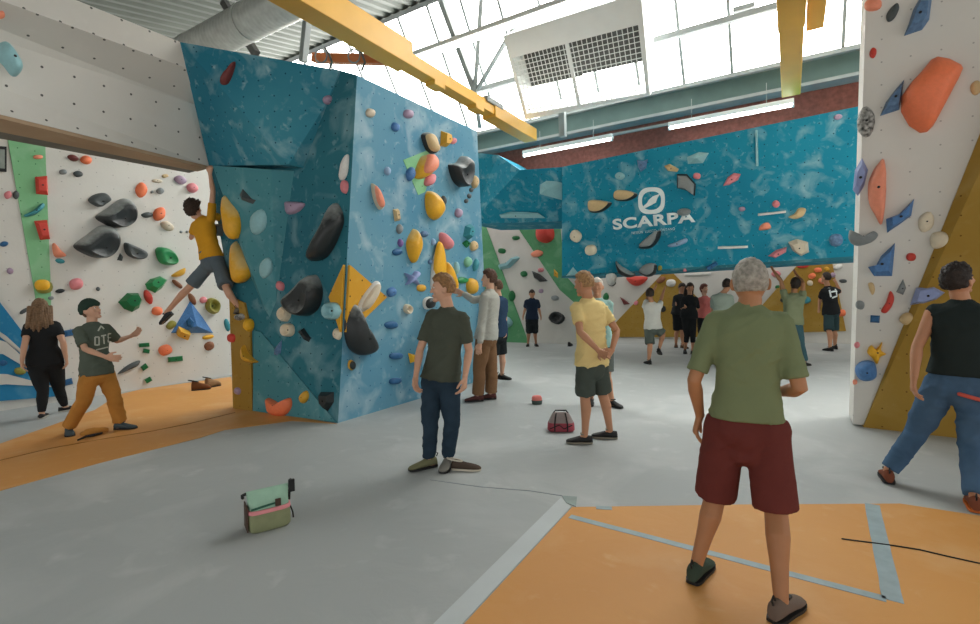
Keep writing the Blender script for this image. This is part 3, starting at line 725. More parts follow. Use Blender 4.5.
# --- pink top, grey shirt
F = person('person in coral pink top beside the woman with long dark hair', 12.4, (.2, -1, 0), .95, (704, 317), (705, 297), (704, 289), (.6, -.8, 0),
           [(700, 351, -100), (708, 351, -80)], [(701, 334), (707, 334)], [(699, 308, 'f'), (711, 308, 'f')], [(699, 316, 'n'), (711, 316, 'n')], [(699, 320, 'n'), (711, 320, 'n')], skin=SKIN_P, vox=.012, fingers=False, female=1)
shirt(F, cloth('coral_pink_cotton', '#c9706a'), -.05, .9, vox=.016); legs(F, blk, 1.9, .25, vox=.016, name='trousers'); hair(F, hairm('red_brown_hair', '#6d3a2c'), .025, .055, -.1); shoe(F, 0, BLACK, BLACK); shoe(F, 1, BLACK, BLACK)
F = person('person in grey-green T-shirt standing beyond the olive shirt', 10.2, (.35, 1, 0), 1.0, (722, 325), (722, 294), (727, 285, -.02), (.7, .7, .1),
           [(718, 366, 70), (727, 366, 60)], [(718, 345), (726, 345)], [(713, 310, 'f'), (732, 310, 'f')], [(711, 322, 'f'), (733, 322, 'f')], [(711, 328, 'f'), (733, 328, 'f')], skin=SKIN, vox=.012, fingers=False)
shirt(F, cloth('grey_green_cotton', '#93a095'), -.02, .8, vox=.015, off=.025); legs(F, gr, 1.95, .25, vox=.015, name='trousers'); hair(F, dh, .018); shoe(F, 0, BLACK, BLACK); shoe(F, 1, BLACK, BLACK)
# --- climber reaching up on the right of the cave
F = person('person in faded khaki T-shirt reaching up to the lip of the overhang', 9.75, (.2, 1, 0), 1.0, (792, 323), (794, 294), (795, 284, .0), (.1, 1, .5),
           [(790, 366, 80), (804, 366, 25)], [(790, 345), (800, 345)], [(781, 281, 'f'), (803, 283, 'f')], [(773, 270, 'f'), (796, 274, 'f')], [(770, 264, 'f'), (793, 268, 'f')], skin=SKIN_T, vox=.011, fingers=False)
shirt(F, cloth('faded_khaki_cotton', '#7f876a'), -.05, .5, .024, vox=.015); legs(F, cloth('dark_teal_denim', '#3c5a62'), 1.95, .25, .016, .105, .1, .085, .075, name='trousers', vox=.015); hair(F, dh, .02, .055, -.08); shoe(F, 0, BLACK, BLACK); shoe(F, 1, BLACK, BLACK)
# --- black T-shirt with white print walking away
F = person('person in black T-shirt with white back print walking by the cave', 12.2, (-.3, .9, 0), 1.05, (831, 312), (828, 287), (826, 278, .02), (-.4, .9, .2),
           [(830, 351, 100), (835, 349, 80)], [(829, 331), (834, 331)], [(820, 299, 'f'), (840, 292, 'f')], [(819, 309, 'n'), (836, 282, 'f')], [(819, 314, 'n'), (833, 278, 'f')], skin=SKIN, vox=.012, fingers=False)
tb_ = shirt(F, blk, -.1, .8, .026, vox=.015); legs(F, cloth('dark_teal_cotton', '#33474a'), .98, .25, .02, .108, .108, vox=.015); hair(F, dh, .018); shoe(F, 0, BLACK, BLACK); shoe(F, 1, BLACK, BLACK)
BLACKTEE = (F, tb_)
# --- man in black vest and jeans by the mustard facet
F = person('man in black sleeveless top and blue jeans gazing up at the ochre facet', 3.62, (.55, .84, 0), 1.0, (958, 383), (962, 303), (958, 281, -.0), (1, .22, .36),
           [(888, 481, 58), (975, 509, 50)], [(916, 433), (972, 447)], [(917, 347, 'n'), (992, 352, 'f')], [(914, 378, 'n'), (1000, 380, 'f')], [(912, 396, 'n'), (1002, 398, 'f')], skin=SKIN, vox=.0065, girth=.95, hup=(-.4, -.1, .9), kdy=(.05, .05), hipw=1.1)
vest = cloth('black_vest_cotton', '#262f2f', .05); denim = cloth('blue_denim', '#4a6683', .2)
shirt(F, vest, .10, .7, .022, sleeveless=True, name='vest', amp=.006, vox=.011); legs(F, denim, 1.96, .34, .014, .106, .1, .078, .068, name='jeans', amp=.011, vox=.011)
hair(F, hairm('black_brown_hair', '#2c2522'), .022, .055, -.05, .008, 55, 6)
redb = cloth('red_brown_shoe', '#7d4a38'); shoe(F, 0, redb, BLACK); shoe(F, 1, redb, cloth('orange_sole', '#c46a35'))
c_ = F.pelvis-F.fw*.15*F.k; MB().tube([c_-F.R*.02-F.up*.06, c_+F.R*.08-F.up*.085-F.fw*.015, c_+F.R*.17-F.up*.11+F.fw*.03], .014, 8).build('brush', mat('coral_strap', '#c4574c', .6), F.root)
# --- man in beanie
F = person('person in green beanie, grey-green T-shirt and tan trousers with hands out', 5.72, (.85, -.35, 0), .95, (97, 372), (92, 324), (91, 311, .0), (1, .05, .35),
           [(69, 434, -45), (121, 429, 5)], [(84, 401), (114, 397)], [(85, 349, 'n'), (117, 341, 'f')], [(106, 357, 'n'), (131, 336, 'f')], [(116, 359, 'n'), (141, 330, 'f')], skin=SKIN_P, vox=.008, eyes=True, hup=(-.3, 0, 1), girth=.85, ndy=-.0)
BEAN = (F, shirt(F, cloth('washed_green_cotton', '#565f55', .12), -.06, .8, .022, .080, amp=.009, vox=.011)); legs(F, cloth('tan_canvas', '#b5803f', .1), 1.95, .25, .016, .108, .1, .092, .084, name='trousers', amp=.009, vox=.012)
hair(F, hairm('brown_hair', '#5d4331'), .012, .06, -.07); hair(F, cloth('dark_green_knit', '#2f4038'), .034, .025, -.03, .003, 80, 3, name='beanie', side=.012)
sg_ = cloth('slate_shoe', '#4a555a'); shoe(F, 0, sg_, BLACK); shoe(F, 1, sg_, BLACK)
# --- woman in black with long wavy hair
F = person('woman in black top and leggings with long wavy hair facing the white wall', 6.75, (-.55, .83, 0), .93, (45, 361), (42, 321), (40, 308, .02), (-.58, .81, .1),
           [(42, 418, 120), (65, 411, 60)], [(43, 391), (59, 389)], [(25, 343, 'n'), (63, 342, 'n')], [(22, 361, 'f'), (66, 358, 'f')], [(22, 372, 'f'), (68, 367, 'f')], skin=SKIN_P, vox=.008, female=1, hipw=1.15, girth=1.06)
shirt(F, blk, -.1, .62, .018, .074, vox=.012, amp=.004, name='top'); legs(F, blk, 1.97, .34, .012, .108, .1, .070, .046, name='leggings', vox=.012, amp=.003)
wh = hairm('ash_brown_hair', '#7d6248'); hair(F, wh, .024, .06, -.1, .006); long_hair(F, wh, .42, .16)
shoe(F, 0, BLACK, cloth('pale_sole', '#b9b6ac'), low=.03); shoe(F, 1, BLACK, cloth('pale_sole', '#b9b6ac'), low=.03)
# --- climber hanging from the lip of the bridge
lipY = FZ(210, 167, 3.53).y
F = person('climber in mustard T-shirt and grey shorts hanging from the bridge lip', lipY-.02, (.3, 1, 0), .95, (213, 262), (202, 218), (194, 210, -.04), (.45, .9, .3),
           [(166, 313, .1, (-.75, .05, -.6)), (240, 309, -.2, (.45, .75, -.2))], [(190, 287), (227, 289)], [(191, 238, 'f'), (213, 191, 'f')], [(206, 222, 'f'), (210, 174, 'n')], [(212, 220, 'f'), (210, 162, 'n')],
           skin=SKIN_P, vox=.0075, kdy=(-.06, -.16), arm=1.04, girth=.97, curl=.6, pn=[(0, 1, 0), (0, 1, -.2)])
shirt(F, cloth('mustard_cotton', '#d39a2c', .05), .08, .6, .018, .072, vox=.012, amp=.006); legs(F, cloth('slate_cotton', '#5f6b72', .12), .9, .3, .02, .108, .112, vox=.012, amp=.005)
hair(F, hairm('dark_curly_hair', '#3d2f26'), .045, .045, -.08, .02, 70, 8, side=-.03)
sh_ = cloth('dark_grey_shoe', '#3d4144'); shoe(F, 0, sh_, BLACK); shoe(F, 1, cloth('camo_shoe', '#6d6558', .4), BLACK)
# ------------------------------------------------------------------ mats, tape and cable on the floor
def flat_poly(name, pts, h, material, label, cat, z0=0.0, world=None, group=None):
    q = world or [FZ(x, y, 0) for x, y in pts]; c = sum(q, V((0, 0, 0)))/len(q)
    o = MB().slab([V((p.x, p.y, z0)) for p in q], UZ*h).build(name, material, origin=V((c.x, c.y, 0)), sm=0)
    return tag(o, label, cat, group)
fo = FZ
def cl(q):
    s_ = q.dot(D2); return q+D2*(max(s_, -9.93)-s_)
flat_poly('crash_mat', None, .004, ORANGE, 'long orange mat strip under the beanie wearer and the climber along the white wall', 'mat',
          world=[FZ(-60, 509), FZ(0, 491), FZ(100, 463), FZ(200, 438), FZ(225, 430), FZ(292, 421), FZ(337, 424)+V((0, 0, 0)), FZ(235, 408)+D1*.06, cl(FZ(231, 377)), cl(FZ(140, 389)), cl(FZ(118, 395)), FZ(95, 410), FZ(0, 444), FZ(-60, 458)], group='orange crash mats')
flat_poly('crash_mat', None, .004, ORANGE, 'big orange mat under the man in olive, edged with a pale strip', 'mat',
          world=[FZ(572, 507.5), FZ(740, 505), FZ(900, 504), FZ(985, 517), W(4.6, 3.3), W(4.5, .2), W(.4, -.4), FZ(450, 640)], group='orange crash mats')
flat_poly('edge_strip', [(561, 498), (571, 507.6), (448, 640), (418, 640)], .005, MATSTRIP, 'pale grey seam strip along the slanting edge of the big orange mat', 'floor strip')
def tape(p0, p1, w, label):
    a, b = FZ(*p0), FZ(*p1); t = (b-a).normalized(); s = t.cross(UZ)*(w/2); n = 12; L_ = []; R_ = []
    for i in range(n+1):
        q = a+(b-a)*i/n; j = random.uniform(-.006, .006); L_.append(q+s+t*0+s*j*8); R_.append(q-s+s*j*6)
    c = (a+b)/2
    tag(MB().slab([V((p.x, p.y, .004)) for p in L_+R_[::-1]], UZ*.0025).build('tape_strip', TAPE, origin=V((c.x, c.y, 0)), sm=0), label, 'tape', 'tape on the orange mat')
tape((570, 517), (886, 600), .055, 'long blue-grey tape line slanting across the orange mat behind the burgundy shorts')
tape((872, 505), (893, 602), .085, 'short wide blue-grey tape line crossing the orange mat towards the jeans')
tape((596, 508), (612, 509), .05, 'small scrap of blue-grey tape at the orange mat corner')
def cable(name, pts, r, material, label, cat, z=.008):
    q = [FZ(x, y, 0)+UZ*z for x, y in pts]; o0 = q[0].copy(); o0.z = 0
    return tag(MB().tube(q, r, 6).build(name, material, origin=o0, sm=180), label, cat)
cable('cable', [(842, 540), (865, 543), (895, 547), (920, 551), (945, 557), (972, 563), (1000, 569)], .004, BLACK, 'thin dark cable lying across the orange mat below the jeans', 'cable')
cable('mat_seam', [(0, 461), (50, 449), (100, 440), (150, 432), (190, 424), (235, 413)], .003, mat('seam_brown', '#8a5f2c', .8), 'brown stitched seam running along the orange mat strip', 'seam', .0072)
cable('mat_seam', [(430, 480), (480, 487), (530, 491), (562, 496), (575, 503)], .004, mat('seam_grey', '#8f9799', .8), 'grey seam in the floor matting ending at the orange mat corner', 'seam', .001)
tag(MB().slab([FZ(562, 496, .004), FZ(577, 497, .004), FZ(576, 507, .004), FZ(566, 503, .004)], UZ*.004).build('tape_patch', mat('grey_green_patch', '#8a9894', .6), origin=FZ(569, 501), sm=0), 'grey tape patch stuck over the corner of the orange mat', 'tape')

# ------------------------------------------------------------------ bags and small things on the floor
def rr_box(mb, c, x, y, levels, n=28, e=.45):
    """soft box: stacked rounded rectangles (height, half width, half depth, shift)"""
    rings = []
    for z, w, d_, sh in levels:
        r = []
        for j in range(n):
            a = 2*pi*j/n; r.append(c+x*(math.copysign(abs(cos(a))**e, cos(a))*w)+y*(math.copysign(abs(sin(a))**e, sin(a))*d_+sh)+UZ*z)
        rings.append(r)
    return mb.loft(rings)
g0 = FZ(269, 526); bx = V((.83, .56, 0)).normalized(); by = V((-bx.y, bx.x, 0))
bag = thing('chalk_bucket_bag', 'mint green and pink roll-top chalk bag standing alone on grey matting', 'bag', g0)
OLIVE_B = mat('olive_bag_canvas', '#858a68', .85, .12, 9, .3, 150); MINT = mat('mint_canvas', '#97bba5', .8, .12, 9, .3, 150); PINK = mat('pink_webbing', '#dd8d92', .8, .06); BRN = mat('dark_brown_canvas', '#4a3a30', .85, .15)
mb = MB(); rr_box(mb, g0, bx, by, [(.004, .135, .085, 0), (.02, .148, .098, 0), (.08, .150, .100, 0), (.15, .146, .094, 0), (.165, .140, .088, 0)]); mb.build('body', OLIVE_B, bag)
mb = MB(); rr_box(mb, g0, bx, by, [(.155, .141, .086, 0), (.20, .139, .074, .004), (.245, .145, .045, .010), (.275, .150, .018, .014), (.283, .149, .010, .014)]); mb.build('roll_top', MINT, bag)
mb = MB(); rr_box(mb, g0, bx, by, [(.138, .1505, .1005, 0), (.142, .1525, .1025, 0), (.160, .1500, .0995, 0), (.164, .147, .096, 0)]); mb.build('webbing_band', PINK, bag)
mb = MB(); mb.slab([g0+bx*-.151-by*.075+UZ*.02, g0+bx*-.151+by*.08+UZ*.02, g0+bx*-.149+by*.07+UZ*.2, g0+bx*-.149-by*.07+UZ*.2], bx*-.008); mb.build('side_panel', BRN, bag)
mb = MB(); mb.tube([g0+bx*.15+UZ*.165+by*.01, g0+bx*.155+UZ*.22+by*.01, g0+bx*.185+UZ*.30+by*.012, g0+bx*.165+UZ*.305+by*.012], .012, 8); mb.box(g0+bx*.172+UZ*.265, (bx*.022, by*.012, UZ*.045)); mb.build('strap', BLACK, bag)
mb = MB(); mb.tube([g0+bx*.15+UZ*.13-by*.04, g0+bx*.165+UZ*.08-by*.045, g0+bx*.168+UZ*.04-by*.045], .006, 6); mb.build('strap_tail', BLACK, bag)
mb = MB(); mb.tube([g0-bx*.150+UZ*.27+by*.013, g0-bx*.175+UZ*.268, g0-bx*.172+UZ*.25], .012, 8); mb.build('buckle', BLACK, bag)
mb = MB(); mb.slab([g0-bx*.13-by*.083+UZ*.172, g0+bx*.06-by*.083+UZ*.19, g0+bx*.05-by*.081+UZ*.2, g0-bx*.13-by*.081+UZ*.185], by*-.008); mb.build('front_strap', mat('dark_green_strap', '#2c5a48', .8), bag)
mb = MB(); mb.box(g0+bx*.055-by*.090+UZ*.196, (bx*.02, by*.008, UZ*.026)); mb.build('clip', BRN, bag, bevel=.004)

bag.scale = (.9, .9, .93)
r0 = FZ(561, 430); rx = V((1, -.12, 0)).normalized(); ry = V((.12, 1, 0)).normalized()
bag2 = thing('chalk_bucket_bag', 'red and grey chalk bucket bag on the floor beside the man in yellow', 'bag', r0)
mb = MB(); rr_box(mb, r0, rx, ry, [(.004, .135, .10, 0), (.02, .152, .115, 0), (.07, .150, .113, 0), (.10, .138, .10, 0)]); mb.build('body', mat('red_canvas', '#9a4450', .85, .15, 9, .3, 150), bag2)
mb = MB(); rr_box(mb, r0, rx, ry, [(.095, .139, .10, 0), (.14, .120, .075, 0), (.18, .098, .045, 0), (.20, .088, .03, 0)]); mb.build('top', mat('grey_canvas', '#8f8482', .85, .12, 9, .3, 150), bag2)
for sx in (-1, 1):
    mb = MB(); mb.tube([r0+rx*sx*.07-ry*.117+UZ*.02, r0+rx*sx*.07-ry*.113+UZ*.09, r0+rx*sx*.062-ry*.07+UZ*.15, r0+rx*sx*.05-ry*.035+UZ*.2], .008, 6); mb.build('strap', BLACK, bag2)
mb = MB(); mb.tube([r0-rx*.085+UZ*.19, r0-rx*.06+UZ*.225, r0+rx*.06+UZ*.225, r0+rx*.085+UZ*.19], .008, 8); mb.build('handle', BLACK, bag2)
mb = MB(); mb.tube([r0-rx*.12-ry*.112+UZ*.045, r0-rx*.02-ry*.121+UZ*.09, r0+rx*.03-ry*.121+UZ*.045, r0+rx*.12-ry*.11+UZ*.085], .006, 6); mb.build('cord', BLACK, bag2)

k0 = FZ(537, 404)
b3 = thing('chalk_pot', 'small red-topped dark chalk pot on the grey floor', 'chalk pot', k0)
mb = MB(); rr_box(mb, k0, V((1, 0, 0)), V((0, 1, 0)), [(.004, .068, .06, 0), (.05, .076, .068, 0), (.062, .07, .062, 0)], e=.75); mb.build('body', mat('dark_green_nylon', '#3f4f4a', .8, .15), b3)
mb = MB(); rr_box(mb, k0, V((1, 0, 0)), V((0, 1, 0)), [(.06, .072, .064, 0), (.09, .072, .06, 0), (.115, .058, .045, 0), (.122, .03, .025, 0)], e=.8); mb.build('lid', mat('coral_nylon', '#d97a72', .8, .1), b3)

def loose_shoe(px, ang, material, label, k=1.0, solem=None, cat='shoe', group=None, hs=1.0):
    g = FZ(*px)+UZ*.004; t = V((cos(radians(ang)), sin(radians(ang)), 0)); s = t.cross(UZ)
    root = thing('loose_shoe', label, cat, g, group)
    tab = [(-.13, .016, .05), (-.12, .03, .085), (-.09, .038, .09), (-.05, .038, .08), (0, .040, .066), (.05, .046, .055), (.09, .044, .045), (.12, .034, .034), (.135, .018, .024)]
    rings = []
    for y, hw, h in tab:
        rings.append([g+t*y*k+s*cos(2*pi*j/14)*hw*k+UZ*(.006+(h*hs-.006)*(.5+.5*sin(2*pi*j/14)))*k for j in range(14)])
    MB().loft(rings).build('upper', material, root, sm=60)
    out = [g+t*y*k+s*(w+.003)*k for y, w, h in tab]+[g+t*y*k-s*(w+.003)*k for y, w, h in tab[::-1]]
    MB().slab(out, UZ*.014*k).build('sole', solem or BLACK, root, sm=30)
    MB().tube([g+t*(-.1*k+.07*k*cos(a))+s*.024*k*sin(a)+UZ*(.088-.012*cos(a))*hs*k for a in [i*pi/6 for i in range(13)]], .007*k, 6).build('collar', solem or BLACK, root)
    return root
loose_shoe((466, 470), -8, cloth('dark_brown_shoe', '#4f443c'), 'dark climbing shoe with pale rim lying in front of the dark jeans', 1.0, mat('pale_rubber', '#c9c2b2', .7))
loose_shoe((201, 390), 25, cloth('brown_leather_shoe', '#7a4f33', .2), 'brown climbing shoe of a pair lying on orange mat near the ochre corner', 1.1, hs=1.7)
loose_shoe((213, 387), 65, cloth('cream_brown_shoe', '#a58463', .3), 'cream and brown shoe leaning beside its brown mate on the orange mat', 1.1, hs=1.9)
loose_shoe((570, 346), 70, BLACK, 'tiny dark shoe on the floor at the foot of the far pale slab', 1.3)
# strap tangle by the beanie wearer's feet
q0 = FZ(92, 439)
tg = thing('chalk_bag_belt', 'black belt and tan cloth lying on orange mat between the tan trouser legs', 'belt', q0)
MB().tube([FZ(78, 441)+UZ*.012, FZ(86, 438)+UZ*.018, FZ(94, 437)+UZ*.022, FZ(102, 434)+UZ*.012], [.010, .014, .018, .012], 8).build('belt', BLACK, tg)
mb = MB(); 
for i in range(5): mb.ell(FZ(86+i*4, 435-i*.8)+UZ*(.02+.012*(i % 2)), (V((.06, .02, 0)), V((-.015, .045, 0)), UZ*(.03+.01*(i % 3))))
me = remesh(mb, .012, 3); wrinkle(me, .008); smooth(me, 180); me.transform(Matrix.Translation(-q0)); link('cloth', me, cloth('tan_canvas', '#b5803f', .1), tg)

# ------------------------------------------------------------------ under the roof: lamps, heater, rails, duct, steel
def batten(s0, s1, t, z, label, wide=.11, h=.085, tr=.034):
    c = W((s0+s1)/2, t, z); root = thing('fluorescent_light', label, 'light', c, 'fluorescent battens')
    MB().box(c+UZ*h*.75, (D2*((s1-s0)/2), D1*wide/2, UZ*h/2)).build('housing', WHITE_M, root, sm=0, bevel=.008)
    MB().tube([W(s0+.03, t-.028, z), W(s1-.03, t-.028, z)], tr, 10).build('tube', GLOW, root)
    for s in (s0+.015, s1-.015): MB().box(W(s, t-.02, z), (D2*.018, D1*.035, UZ*.04)).build('end_cap', WHITE_M, root)
    for s in (s0+(s1-s0)*.2, s0+(s1-s0)*.8): MB().tube([W(s, t, z+h), W(s, t, z+.5)], .006, 6).build('hanger', STEEL, root)
    return root
def SZ(x, y, z): q = FZ(x, y, z); return q.dot(D2), q.dot(D1)
a, t1 = SZ(522, 155, 4.9); b, t2 = SZ(614, 140, 4.9); batten(a, b, 10.7, 4.9, 'white batten lamp hanging near the end of the long yellow rail', .16)
c, t1 = SZ(670, 130, 4.9); d, t2 = SZ(794, 104, 4.9); batten(c, d, 10.7, 4.9, 'white batten lamp hanging below the short yellow rail by the pillar wall', .16)
tr = thing('cable_tray', 'thin pale cable tray linking the two batten lamps along the brick', 'cable tray', W((b+c)/2, 10.72, 4.97)); MB().bar(W(b-.02, 10.72, 5.0), W(c+.02, 10.72, 5.0), .05, .05).build('channel', STEEL, tr)
a, t1 = SZ(392, 60, 6.3); b, t2 = SZ(566, 1, 6.3); batten(a, b, 7.8, 6.3, 'long glowing lamp high under the skylight beside the white heater', .26, tr=.055)
# steel: long purlin, web struts, hanger post
truss = thing('roof_truss', 'grey purlin with a fan of truss struts in front of the skylight glass', 'roof truss', ON((GZ0+GN*.28, GN), 476, 90))
def OG(x, y, off=.28): return ON((GZ0+GN*off, GN), x, y)
def strut(name, a, b, r): MB().bar(a, b, r*2, r*2).build(name, STEEL, truss, sm=0, bevel=.006)
strut('purlin', OG(464, 94), OG(870, -20), .055)
strut('strut', OG(474, 88, .34), OG(436, -14, .34), .065); strut('strut', OG(475, 88, .36), OG(482, -14, .36), .045)
strut('strut', OG(478, 88, .38), OG(522, 14, .38), .04); strut('strut', OG(474, 85, .40), OG(480, 128, .40), .05)
def steel(name, a, b, r, label, material=STEEL):
    c = (V(a)+V(b))/2; return tag(MB().bar(a, b, r*2, r*2).build(name, material, origin=c, sm=0, bevel=.006), label, 'steel bar', 'roof steelwork')
steel('steel_post', FT(562, 104, 10.6), FT(563, 137, 10.6), .07, 'grey post hanging below the air unit in front of the green beam')
steel('steel_tie', FT(224, 2, 5.4), FT(256, 54, 5.4), .06, 'dark steel tie slanting down behind the turquoise tower top', STEEL_D)
steel('steel_post', FT(307, 22, 6.3), FT(303, 62, 6.3), .06, 'slim grey post rising behind the turquoise tower top', STEEL)
tag(MB().bar(OG(733, 11, .2), OG(755, 5, .2), .12, .08).build('skylight_opener', STEEL, origin=OG(744, 8, .2), sm=0, bevel=.01), 'small grey opener motor fixed to the skylight glass bars', 'motor')
# spiral duct
du = thing('ventilation_duct', 'shiny spiral ventilation duct under the corrugated roof above the turquoise tower', 'duct', FT(250, 22, 4.9))
ax0 = FT(150, 72, 4.9); ax1 = FT(330, -20, 4.9); dr = (ax1-ax0).normalized(); n = 60; pts = []; rad = []
for i in range(n*4+1): pts.append(ax0+(ax1-ax0)*i/(n*4)); rad.append(.27+(.010 if i % 4 == 0 else 0))
MB().tube(pts, rad, 28, rounded=False).build('duct_pipe', GALV, du, sm=60)
for fx in (.3, .62, .9):
    p = ax0+(ax1-ax0)*fx; MB().tube([p-dr*.03, p+dr*.03], .292, 28, rounded=False).build('joint_band', GALV, du)
# heater / extractor with two wire grilles
HOFF = 1.25
def OH(x, y, off=HOFF): return ON((GZ0+GN*off, GN), x, y)
hc_ = OH(577, 60); he = thing('air_heater', 'large white air unit with twin wire grilles hanging under the skylight', 'air unit', hc_)
o_ = [OH(503, 36), OH(641, -8), OH(650, 95), OH(525, 120)]; i_ = [OH(512, 58), OH(638, 25), OH(646, 93), OH(527, 114)]
dep = -GN*.75
mb = MB()
for q in range(4):
    a, b, c, d = o_[q], o_[(q+1) % 4], i_[(q+1) % 4], i_[q]
    mb.add([a, b, c, d, a+dep, b+dep, c+dep, d+dep], [(0, 1, 2, 3), (4, 7, 6, 5), (0, 4, 5, 1), (3, 2, 6, 7), (1, 5, 6, 2), (0, 3, 7, 4)])
mb.build('housing', WHITE_M, he, sm=0)
mid0, mid1 = L3(i_[0], i_[1], .47), L3(i_[3], i_[2], .47)
MB().bar(mid0+GN*.01, mid1+GN*.01, .07, .05, up=GN).build('mullion', WHITE_M, he)
bk = -GN*.55
for q, (A_, B_, C_, D_) in enumerate(((i_[0], mid0, mid1, i_[3]), (mid0, i_[1], i_[2], mid1))):
    mb = MB()
    for i in range(1, 14): t = i/14; mb.tube([L3(A_, B_, t), L3(D_, C_, t)], .008, 5, rounded=False)
    for i in range(1, 13): t = i/13; mb.tube([L3(A_, D_, t)+GN*.01, L3(B_, C_, t)+GN*.01], .008, 5, rounded=False)
    mb.build('wire_grille', WHITE_M, he, sm=0)
    h_ = .62 if q == 0 else .60
    MB().slab([A_+bk, B_+bk, L3(B_, C_, h_)+bk, L3(A_, D_, h_)+bk], GN*-.03).build('coil_panel', mat('dark_coil', '#4a4b48', .7, .2, 30), he, sm=0)
# yellow rails
def rail(name, P0, P1, w, h, label):
    c = (P0+P1)/2; r = thing('yellow_rail', label, 'rail', c, 'yellow overhead rails')
    return r
y1 = rail('r', W(-4.8, 3.4, 5.2), W(-4.8, 9.95, 5.2), .5, .3, 'long yellow boxed rail running above the blue tower towards the brick')
MB().box(W(-4.96, 4.05, 5.17), (D2*.16, D1*1.75, UZ*.18)).build('box_girder', YEL, y1, sm=0, bevel=.012)
MB().box(W(-4.95, 7.9, 5.11), (D2*.12, D1*2.1, UZ*.10)).build('rail_beam', YEL, y1, sm=0, bevel=.012)
MB().box(W(-4.95, 9.1, 5.09), (D2*.15, D1*.9, UZ*.13)).build('end_girder', YEL, y1, sm=0, bevel=.012)
for t in (6.5, 7.7): MB().box(W(-4.93, t, 4.99), (D2*.10, D1*.14, UZ*.05)).build('bracket', YEL, y1, sm=0, bevel=.01)
MB().box(W(-4.86, 8.2, 5.22), (D2*.07, D1*.3, UZ*.05)).build('bearing', STEEL, y1, sm=0, bevel=.01)
y2 = rail('r', W(.02, 6.0, 5.2), W(.02, 10.9, 5.2), .3, .3, 'short yellow rail seen end-on above the lamp beside the pillar wall')
MB().box(W(.02, 8.2, 5.2), (D2*.145, D1*2.3, UZ*.2)).build('rail_beam', YEL, y2, sm=0, bevel=.015)
MB().box(W(.30, 7.2, 5.28), (D2*.10, D1*1.1, UZ*.16)).build('side_girder', YEL, y2, sm=0, bevel=.015)
MB().box(W(.02, 6.9, 5.2), (D2*.155, D1*.9, UZ*.212)).build('collar', YEL, y2, sm=0, bevel=.01)
rb = [FT(314, 58, 5.6), FT(385, 60, 5.6)]
ob_ = tag(MB().bar(rb[0], rb[1], .12, .14).build('orange_beam', ORG_BEAM, origin=(rb[0]+rb[1])/2, sm=0, bevel=.01), 'short rust-orange beam under the yellow rail on the tower top', 'beam', kind='thing')
for x, lb in ((325, 'looped grey sling hanging from the orange beam, farther from the tower corner'), (358, 'looped grey sling hanging from the orange beam over the tower corner')):
    p = FT(x, 52, 5.5); root = thing('rope_sling', lb, 'sling', p, 'slings on the orange beam')
    MB().tube([FT(x, 48, 5.5), FT(x+4, 54, 5.48), FT(x+7, 62, 5.46), FT(x+4, 70, 5.44)], .018, 8).build('rope', mat('grey_rope', '#6d706d', .8), root)
    MB().tube([FT(x-4+6*cos(a_), 56+7*sin(a_), 5.45) for a_ in [i*pi/5 for i in range(11)]], .012, 6).build('shackle', STEEL, root)

# small dark notice on the white wall behind the bridge, by the green stripe
bv2 = bvh_of(WALLS)
p, n = hit(2, 160); sg = thing('notice_frame', 'small black framed notice high on the white wall beside the green stripe', 'sign', p)
q = [ON((p, n), *xy) for xy in ((-8, 146), (6, 147), (6, 172), (-8, 171))]
MB().slab([x+n*.03 for x in q], n*-.03).build('frame', BLACK, sg, sm=0)
q = [ON((p, n), *xy) for xy in ((-6, 149), (4, 150), (4, 169), (-6, 168))]
MB().slab([x+n*.034 for x in q], n*-.01).build('panel', mat('grey_notice', '#8c938c', .6), sg, sm=0)

# ------------------------------------------------------------------ lettering on the overhang
def text_on_wall(txt, px0, px1, hpx, material, parent, name, bold=.0, xs=None, font_scale=1.0):
    """text whose baseline runs from px0 to px1 on the wall plane, letter height hpx"""
    p, n = hit(*px0); pl = (p, n); A_ = ON(pl, *px0); B_ = ON(pl, *px1); x = (B_-A_); L_ = x.length; x.normalize(); y = n.cross(x).normalized()
    if y.z < 0: y = -y
    cu = bpy.data.curves.new('t', 'FONT'); cu.body = txt; cu.size = 1; cu.offset = bold; cu.extrude = .0; cu.space_character = 1.08
    ob = bpy.data.objects.new('t', cu); COL.objects.link(ob); dg = bpy.context.evaluated_depsgraph_get(); dg.update()
    me = bpy.data.meshes.new_from_object(ob.evaluated_get(dg)); bpy.data.objects.remove(ob)
    xsn = [v.co.x for v in me.vertices]; ysn = [v.co.y for v in me.vertices]
    x0, x1, y0, y1 = min(xsn), max(xsn), min(ysn), max(ysn)
    top = ON(pl, px0[0], px0[1]-hpx); H_ = (top-A_).dot(y)
    bm = bmesh.new(); bm.from_mesh(me)
    r = bmesh.ops.extrude_face_region(bm, geom=bm.faces[:]); up = [g for g in r['geom'] if isinstance(g, bmesh.types.BMVert)]
    for v in up: v.co.z = 1
    for v in bm.verts:
        v.co = A_+x*((v.co.x-x0)/(x1-x0)*L_)+y*((v.co.y-y0)/(y1-y0)*H_)+n*(.002+.008*v.co.z)-world_loc(parent)
    bmesh.ops.recalc_face_normals(bm, faces=bm.faces); bm.to_mesh(me); bm.free(); me.name = name; me.materials.clear()
    return link(name, me, material, parent)
p, n = hit(652, 212); lg = thing('wall_sign', 'white block lettering under a round swoosh emblem on the turquoise overhang', 'sign', p)
text_on_wall('SCARPA', (613.5, 230), (695.5, 222), 11, WHITEPAINT, lg, 'lettering', .035)
text_on_wall('NESSUN  LUOGO  LONTANO', (632, 234.2), (675, 229.8), 2.4, WHITEPAINT, lg, 'tagline', -.012)
pl = (p, n)
def emb(x, y): return ON(pl, x, y)+n*.01
out = []; inn = []
